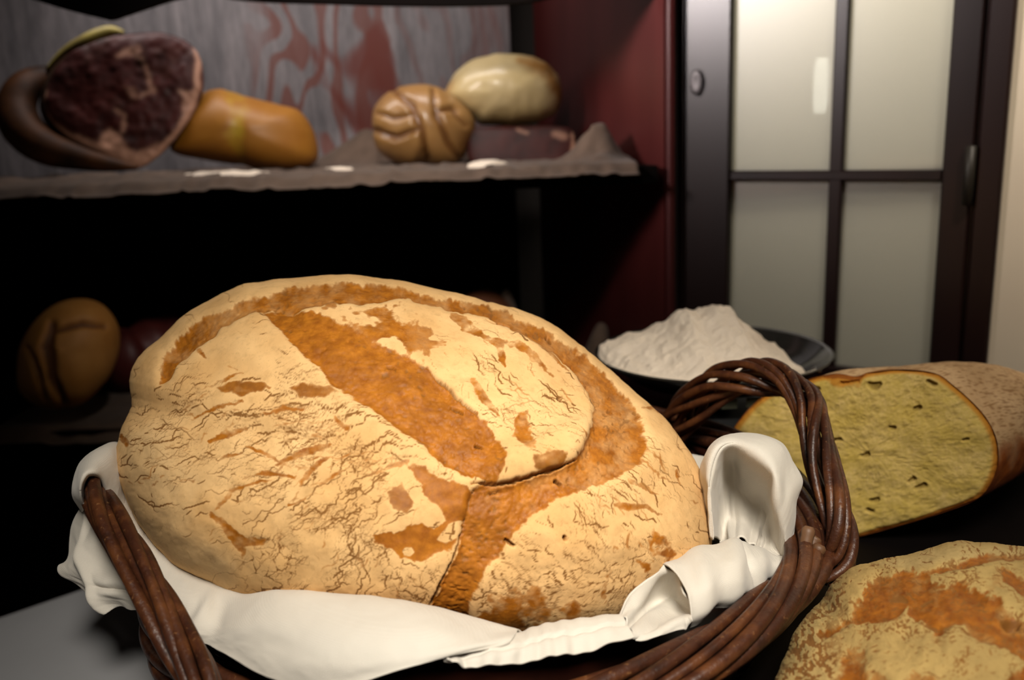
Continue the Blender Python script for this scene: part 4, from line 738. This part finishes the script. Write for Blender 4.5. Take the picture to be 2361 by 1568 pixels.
def handle(pts, turns, rad, srad, ns, seed, ph=0):
    rs = np.random.RandomState(seed); P = crom([pk(*p) for p in pts], 140); T = np.gradient(P, axis=0); T /= np.linalg.norm(T, axis=1)[:, None]
    Nn = np.cross(T, np.array([BC[0], BC[1], RZ]) - P); Nn /= np.linalg.norm(Nn, axis=1)[:, None]; Bn = np.cross(T, Nn); u = np.linspace(0, 1, 140); b = MB()
    for k in range(ns):
        a = ph + 2 * math.pi * k / ns + u * turns * 2 * math.pi + .25 * np.sin(u * 11 + rs.rand() * 6); rr = rad * (.80 + .3 * rs.rand()) * (1 + .12 * np.sin(u * 14 + rs.rand() * 6))
        if k == ns - 1: rr = rr * .15
        r_ = srad * (.82 + .3 * rs.rand()); b.tube(P + (rr * np.cos(a))[:, None] * Nn * 1.25 + (rr * np.sin(a))[:, None] * Bn * .8, r_ * (1 + .08 * np.sin(u * 30 + rs.rand() * 6)) * np.clip((np.minimum(u, 1 - u)) * 14 + .5, 0, 1), 8)
    return b.build('handle', M_WK, bk, True)
handle([(1900, 1345, .602), (1932, 1300, .603), (1940, 1240, .606), (1925, 1170, .615), (1898, 1080, .635), (1880, 1000, .655), (1862, 930, .675), (1815, 880, .697), (1745, 862, .718), (1670, 880, .742), (1610, 925, .767), (1568, 970, .79), (1535, 1020, .812), (1520, 1060, .82)], 1.5, .0112, .0036, 9, 3)
handle([(500, 1650, .468), (465, 1590, .476), (420, 1505, .492), (368, 1400, .512), (305, 1290, .537), (250, 1190, .568), (224, 1124, .603), (234, 1106, .630), (262, 1132, .650), (320, 1175, .675), (384, 1185, .70)], 1.15, .0088, .0042, 7, 9, .6)
for p in ([(1846, 1302, .592), (1856, 1262, .588), (1866, 1214, .590)], [(1856, 1326, .590), (1876, 1290, .585), (1893, 1256, .585)], [(1862, 1290, .593), (1872, 1258, .592), (1882, 1238, .593)]):
    b = MB(); P_ = crom([pk(*q_) for q_ in p], 14); b.tube(P_, [.0042] * 11 + [.0046, .0044, .0028], 10); b.build('rod_end', simple('cut_willow_end', (.10, .045, .018), (.17, .085, .04), 60, .55), bk, True)

# ---------------------------------------------------------------- napkin: one cloth, laid over the rim, the loaf rests in it
class Cloth:
    def __init__(s): s.V = []; s.Q = []; s.n = 0
    def loft(s, rows, res=(60, 140), wr=.0006, seed=1, fold=None):
        G = np.array([[pk(*p) for p in r] for r in rows]); G = crom(G, res[0]); G = crom(G.transpose(1, 0, 2), res[1]).transpose(1, 0, 2)
        du = np.gradient(G, axis=0); dv = np.gradient(G, axis=1); n = np.cross(du, dv); n /= np.linalg.norm(n, axis=2)[..., None] + 1e-12
        if (n[res[0] // 2, res[1] // 2] @ _F) > 0: n = -n
        u = np.cumsum(np.linalg.norm(du, axis=2), axis=0) * 1000; v = np.cumsum(np.linalg.norm(dv, axis=2), axis=1) * 1000
        h = wr * fbm(v + 900, u + 700, 34, 4, seed) + wr * .7 * (.5 - np.abs(fbm(v + 100, u + 300, 26, 3, seed + 5)))
        if fold is not None:
            a, c_ = np.meshgrid(np.linspace(0, 1, res[1]), np.linspace(0, 1, res[0])); h = h + fold(a, c_)
        G = G + n * h[..., None]; idx = np.arange(res[0] * res[1]).reshape(res) + s.n
        Q = np.stack([idx[:-1, :-1], idx[:-1, 1:], idx[1:, 1:], idx[1:, :-1]], -1).reshape(-1, 4); s.V.append(G.reshape(-1, 3)); s.Q.append(Q); s.n += res[0] * res[1]
    def build(s, name, mat, parent=None):
        o = mesh(name, np.concatenate(s.V), np.concatenate(s.Q), mat, parent); md = o.modifiers.new('thickness', 'SOLIDIFY'); md.thickness = .0011; md.offset = 0; return o
def T3(rows): return [list(r) for r in zip(*rows)]
def linen():
    m, nt, b = new_mat('white_cotton'); q = N(nt); v = q.coord(); n = q.noise(v, 12, 4); c = q.ramp(n, [(.3, (.56, .515, .445)), (.7, (.61, .57, .50))])
    q.put(b.inputs['Base Color'], c); b.inputs['Roughness'].default_value = .9; b.inputs['Specular IOR Level'].default_value = .2; b.inputs['Sheen Weight'].default_value = .15
    w1 = q.node('ShaderNodeTexWave', bands_direction='X'); w1.inputs['Scale'].default_value = 420; w1.inputs['Distortion'].default_value = 1.5; q.put(w1.inputs['Vector'], v)
    w2 = q.node('ShaderNodeTexWave', bands_direction='Z'); w2.inputs['Scale'].default_value = 420; w2.inputs['Distortion'].default_value = 1.5; q.put(w2.inputs['Vector'], v)
    h = q.math('ADD', q.math('MULTIPLY', w1.outputs['Fac'], .5), q.math('MULTIPLY', w2.outputs['Fac'], .5)); h = q.math('ADD', h, q.math('MULTIPLY', q.noise(v, 90, 4), 1.2)); q.put(b.inputs['Normal'], q.bump(h, .25, .0007)); return m
cl = Cloth()
# front flap, from the handle to the middle: columns from the fold against the loaf to the hanging edge
A = [[(300, 1075, .665), (288, 1092, .640), (276, 1120, .620), (266, 1150, .612), (262, 1168, .61)],
     [(330, 1150, .655), (303, 1150, .630), (292, 1170, .615), (284, 1190, .603), (274, 1206, .60)],
     [(360, 1215, .63), (334, 1222, .612), (324, 1235, .60), (312, 1250, .592), (300, 1262, .59)],
     [(420, 1280, .60), (392, 1292, .585), (372, 1312, .574), (348, 1328, .568), (325, 1332, .57)],
     [(490, 1330, .575), (462, 1342, .560), (432, 1372, .546), (398, 1396, .545), (366, 1404, .552)],
     [(545, 1362, .55), (532, 1379, .540), (492, 1425, .526), (448, 1452, .527), (416, 1462, .536)],
     [(660, 1400, .535), (645, 1362, .520), (610, 1430, .498), (560, 1480, .500), (508, 1502, .510)],
     [(770, 1405, .525), (760, 1368, .508), (738, 1445, .480), (690, 1515, .474), (620, 1562, .484)],
     [(890, 1420, .518), (880, 1380, .500), (862, 1455, .470), (824, 1530, .459), (760, 1590, .462)],
     [(1010, 1435, .515), (1000, 1402, .497), (988, 1450, .470), (966, 1505, .457), (930, 1542, .456)],
     [(1110, 1460, .513), (1102, 1430, .497), (1096, 1462, .476), (1086, 1490, .464), (1062, 1506, .460)],
     [(1220, 1475, .512), (1196, 1455, .498), (1190, 1463, .486), (1182, 1471, .477), (1172, 1480, .472)]]
cl.loft(T3(A), (70, 230), .0006, 11, lambda a, c_: .003 * np.exp(-((a - .43 - (c_ - .5) * .10) / .018) ** 2) * sstep(.2, .5, c_) - .003 * np.exp(-((a - .46 - (c_ - .5) * .10) / .02) ** 2) * sstep(.2, .5, c_) + .0015 * np.sin(a * 26 + c_ * 5) * sstep(.55, 1, c_) * sstep(.5, .7, a))
# hemmed strip under it along the front rim
Bm = [[(1010, 1500, .478), (1012, 1512, .466), (1025, 1522, .460), (1036, 1528, .458)], [(1090, 1490, .488), (1092, 1497, .474), (1098, 1515, .463), (1102, 1538, .459)], [(1165, 1470, .498), (1168, 1476, .482), (1172, 1500, .468), (1172, 1532, .463)],
      [(1240, 1452, .512), (1236, 1447, .494), (1244, 1480, .477), (1252, 1519, .469)], [(1330, 1442, .52), (1330, 1430, .500), (1340, 1462, .484), (1352, 1502, .476)], [(1440, 1432, .525), (1434, 1418, .506), (1448, 1442, .494), (1464, 1470, .486)]]
cl.loft(T3(Bm), (50, 200), .0006, 21, lambda a, c_: .0007 * np.sin(a * 60 + 3 * c_ + 2 * np.sin(a * 9)) * (.3 + .7 * c_) + .0022 * np.sin(a * 21 + 1 + np.sin(a * 7)) * sstep(.3, 1, c_) * (1 - .5 * a) - .0022 * np.exp(-((c_ - .62) / .03) ** 2))
# rolled fold on the right front
Tt = [[(1560, 1340, .575), (1532, 1306, .543), (1562, 1328, .528), (1588, 1372, .514), (1598, 1426, .511), (1590, 1450, .52)], [(1600, 1310, .59), (1582, 1277, .566), (1612, 1310, .536), (1636, 1350, .522), (1650, 1392, .522), (1640, 1410, .53)],
      [(1665, 1290, .605), (1650, 1252, .580), (1672, 1290, .548), (1690, 1330, .537), (1703, 1368, .538), (1690, 1390, .545)], [(1715, 1280, .615), (1711, 1246, .592), (1726, 1275, .565), (1736, 1312, .555), (1742, 1352, .556), (1730, 1370, .56)],
      [(1760, 1290, .615), (1755, 1268, .598), (1768, 1283, .582), (1778, 1304, .574), (1782, 1328, .574), (1770, 1340, .58)], [(1806, 1296, .612), (1812, 1284, .602), (1816, 1288, .596), (1820, 1294, .592), (1820, 1300, .592), (1812, 1306, .60)]]
cl.loft(T3(Tt), (60, 130), .0006, 31, lambda a, c_: -.0022 * np.exp(-((a - .60) / .02) ** 2) * sstep(.1, .3, c_) + .0012 * np.sin(a * 24 + c_ * 6))
# open mouth of that fold
cl.loft([[(1432, 1417, .516), (1450, 1388, .528), (1472, 1357, .537), (1500, 1328, .542), (1532, 1306, .543)], [(1436, 1424, .515), (1462, 1400, .533), (1492, 1368, .546), (1525, 1340, .549), (1560, 1328, .536)], [(1445, 1438, .510), (1478, 1415, .535), (1515, 1392, .556), (1555, 1376, .558), (1587, 1368, .520)],
         [(1452, 1450, .505), (1485, 1428, .522), (1525, 1412, .538), (1568, 1404, .540), (1595, 1404, .516)], [(1462, 1468, .495), (1500, 1450, .504), (1535, 1434, .512), (1572, 1426, .516), (1598, 1427, .511)], [(1466, 1478, .497), (1500, 1474, .50), (1540, 1462, .505), (1575, 1448, .508), (1594, 1440, .511)]], (60, 80), .0010, 41, lambda a, c_: .0018 * np.sin(c_ * 16 + a * 5))
# bridge of cloth behind the mouth down to the loaf
# upright hood by the right handle
O = [(1640, 1245, .625), (1622, 1150, .625), (1616, 1085, .628), (1636, 1041, .632), (1668, 1009, .635), (1715, 1000, .635), (1766, 1005, .63), (1802, 1025, .622), (1824, 1062, .615), (1850, 1108, .608), (1836, 1160, .606), (1830, 1215, .606), (1816, 1288, .604)]
Bq = [(1655, 1250, .660), (1650, 1150, .668), (1655, 1090, .672), (1665, 1055, .672), (1690, 1030, .672), (1720, 1022, .668), (1760, 1025, .66), (1790, 1040, .65), (1808, 1070, .640), (1822, 1110, .634), (1820, 1160, .63), (1815, 1210, .625), (1800, 1270, .62)]
Rg = [(1642, 1245, .602), (1632, 1150, .598), (1630, 1086, .598), (1648, 1036, .600), (1680, 1012, .604), (1718, 1012, .604), (1760, 1028, .598), (1790, 1056, .592), (1806, 1092, .588), (1812, 1130, .588), (1812, 1170, .588), (1814, 1225, .590), (1815, 1288, .596)]
Em = [(1648, 1240, .604), (1644, 1150, .602), (1647, 1092, .602), (1664, 1048, .603), (1690, 1036, .604), (1720, 1046, .597), (1752, 1068, .590), (1772, 1092, .586), (1783, 1116, .584), (1787, 1150, .586), (1790, 1190, .590), (1797, 1238, .596), (1812, 1286, .600)]
Im = [(1655, 1243, .628), (1660, 1170, .640), (1672, 1118, .650), (1684, 1088, .655), (1695, 1082, .655), (1712, 1108, .652), (1736, 1136, .648), (1756, 1150, .645), (1770, 1160, .640), (1776, 1178, .634), (1778, 1206, .626), (1784, 1242, .616), (1806, 1285, .604)]
Cm = [(1664, 1256, .628), (1676, 1215, .640), (1688, 1192, .648), (1698, 1182, .650), (1708, 1178, .650), (1718, 1184, .648), (1732, 1194, .645), (1743, 1204, .641), (1752, 1214, .636), (1757, 1226, .630), (1763, 1242, .622), (1774, 1262, .614), (1796, 1282, .605)]
Dm = [(1672, 1262, .600), (1684, 1252, .602), (1692, 1246, .604), (1700, 1244, .606), (1708, 1244, .606), (1716, 1246, .606), (1724, 1250, .606), (1732, 1254, .606), (1740, 1260, .606), (1748, 1264, .606), (1756, 1270, .604), (1768, 1276, .602), (1790, 1284, .600)]
cl.loft([Bq, O, Rg, Em, Im, Cm, Dm], (110, 190), .0007, 51, lambda a, c_: .0014 * np.sin(a * 30 + 3 * c_ + 2 * np.sin(a * 8)) * sstep(.60, .80, c_) * sstep(0, .15, 1 - a) + .0011 * np.sin(a * 21 + 9 * c_) * sstep(.1, .3, c_) * sstep(.7, .5, c_) - .0012 * np.exp(-((c_ - .42) / .012) ** 2) * sstep(.45, .3, a))
# strip running behind the loaf
cl.loft([[(1560, 1048, .74), (1585, 1047, .735), (1612, 1050, .725), (1640, 1056, .71)], [(1570, 1100, .72), (1595, 1100, .71), (1618, 1105, .70), (1645, 1110, .69)], [(1590, 1190, .69), (1612, 1190, .685), (1635, 1195, .675), (1655, 1200, .66)], [(1600, 1260, .66), (1622, 1262, .655), (1645, 1264, .645), (1668, 1266, .63)]], (30, 30), .0008, 61)
# wrapped round the left handle
Bk = [(196, 1185, .645), (182, 1158, .648), (180, 1120, .652), (192, 1080, .658), (224, 1048, .665), (266, 1020, .672), (300, 1050, .675), (300, 1110, .670), (300, 1160, .655)]
Rd = [(192, 1178, .605), (172, 1142, .600), (174, 1110, .598), (187, 1074, .598), (218, 1050, .600), (252, 1052, .604), (272, 1090, .608), (279, 1135, .612), (284, 1180, .61)]
Md = [(192, 1182, .625), (173, 1148, .622), (172, 1108, .622), (186, 1068, .626), (220, 1038, .630), (262, 1024, .636), (290, 1066, .640), (294, 1115, .638), (296, 1170, .63)]
Hm = [(200, 1172, .592), (187, 1146, .577), (188, 1114, .572), (201, 1093, .574), (222, 1093, .580), (238, 1112, .590), (249, 1142, .598), (257, 1172, .602), (264, 1196, .603)]
Hi = [(206, 1176, .612), (196, 1150, .612), (196, 1120, .615), (206, 1100, .620), (222, 1100, .630), (234, 1118, .635), (244, 1145, .635), (252, 1175, .625), (262, 1200, .615)]
cl.loft([Bk, Md, Rd, Hm, Hi], (60, 120), .0006, 71)
# corner hanging outside the rim at the left
Gd = [[(198, 1160, .625), (206, 1180, .612), (216, 1200, .604), (232, 1215, .60)], [(168, 1222, .625), (190, 1236, .604), (222, 1250, .594), (262, 1262, .592)], [(150, 1285, .62), (184, 1288, .596), (228, 1300, .588), (285, 1318, .582)],
      [(141, 1313, .61), (188, 1328, .588), (240, 1344, .580), (310, 1356, .574)], [(180, 1350, .60), (208, 1368, .584), (252, 1374, .578), (322, 1384, .570)], [(226, 1411, .59), (244, 1408, .585), (280, 1401, .580), (334, 1402, .568)]]
cl.loft(Gd, (90, 80), .0012, 81, lambda a, c_: .004 * np.exp(-((a - .34 - .08 * c_) / .07) ** 2) - .004 * np.exp(-((c_ - .70 + .15 * (a - .5)) / .05) ** 2) * sstep(.3, .6, a) + .002 * np.sin(a * 9 + c_ * 12))
nap = cl.build('napkin', linen()); tag(nap, 'white cotton napkin lining the basket, folded over its rim around the loaf', 'napkin')
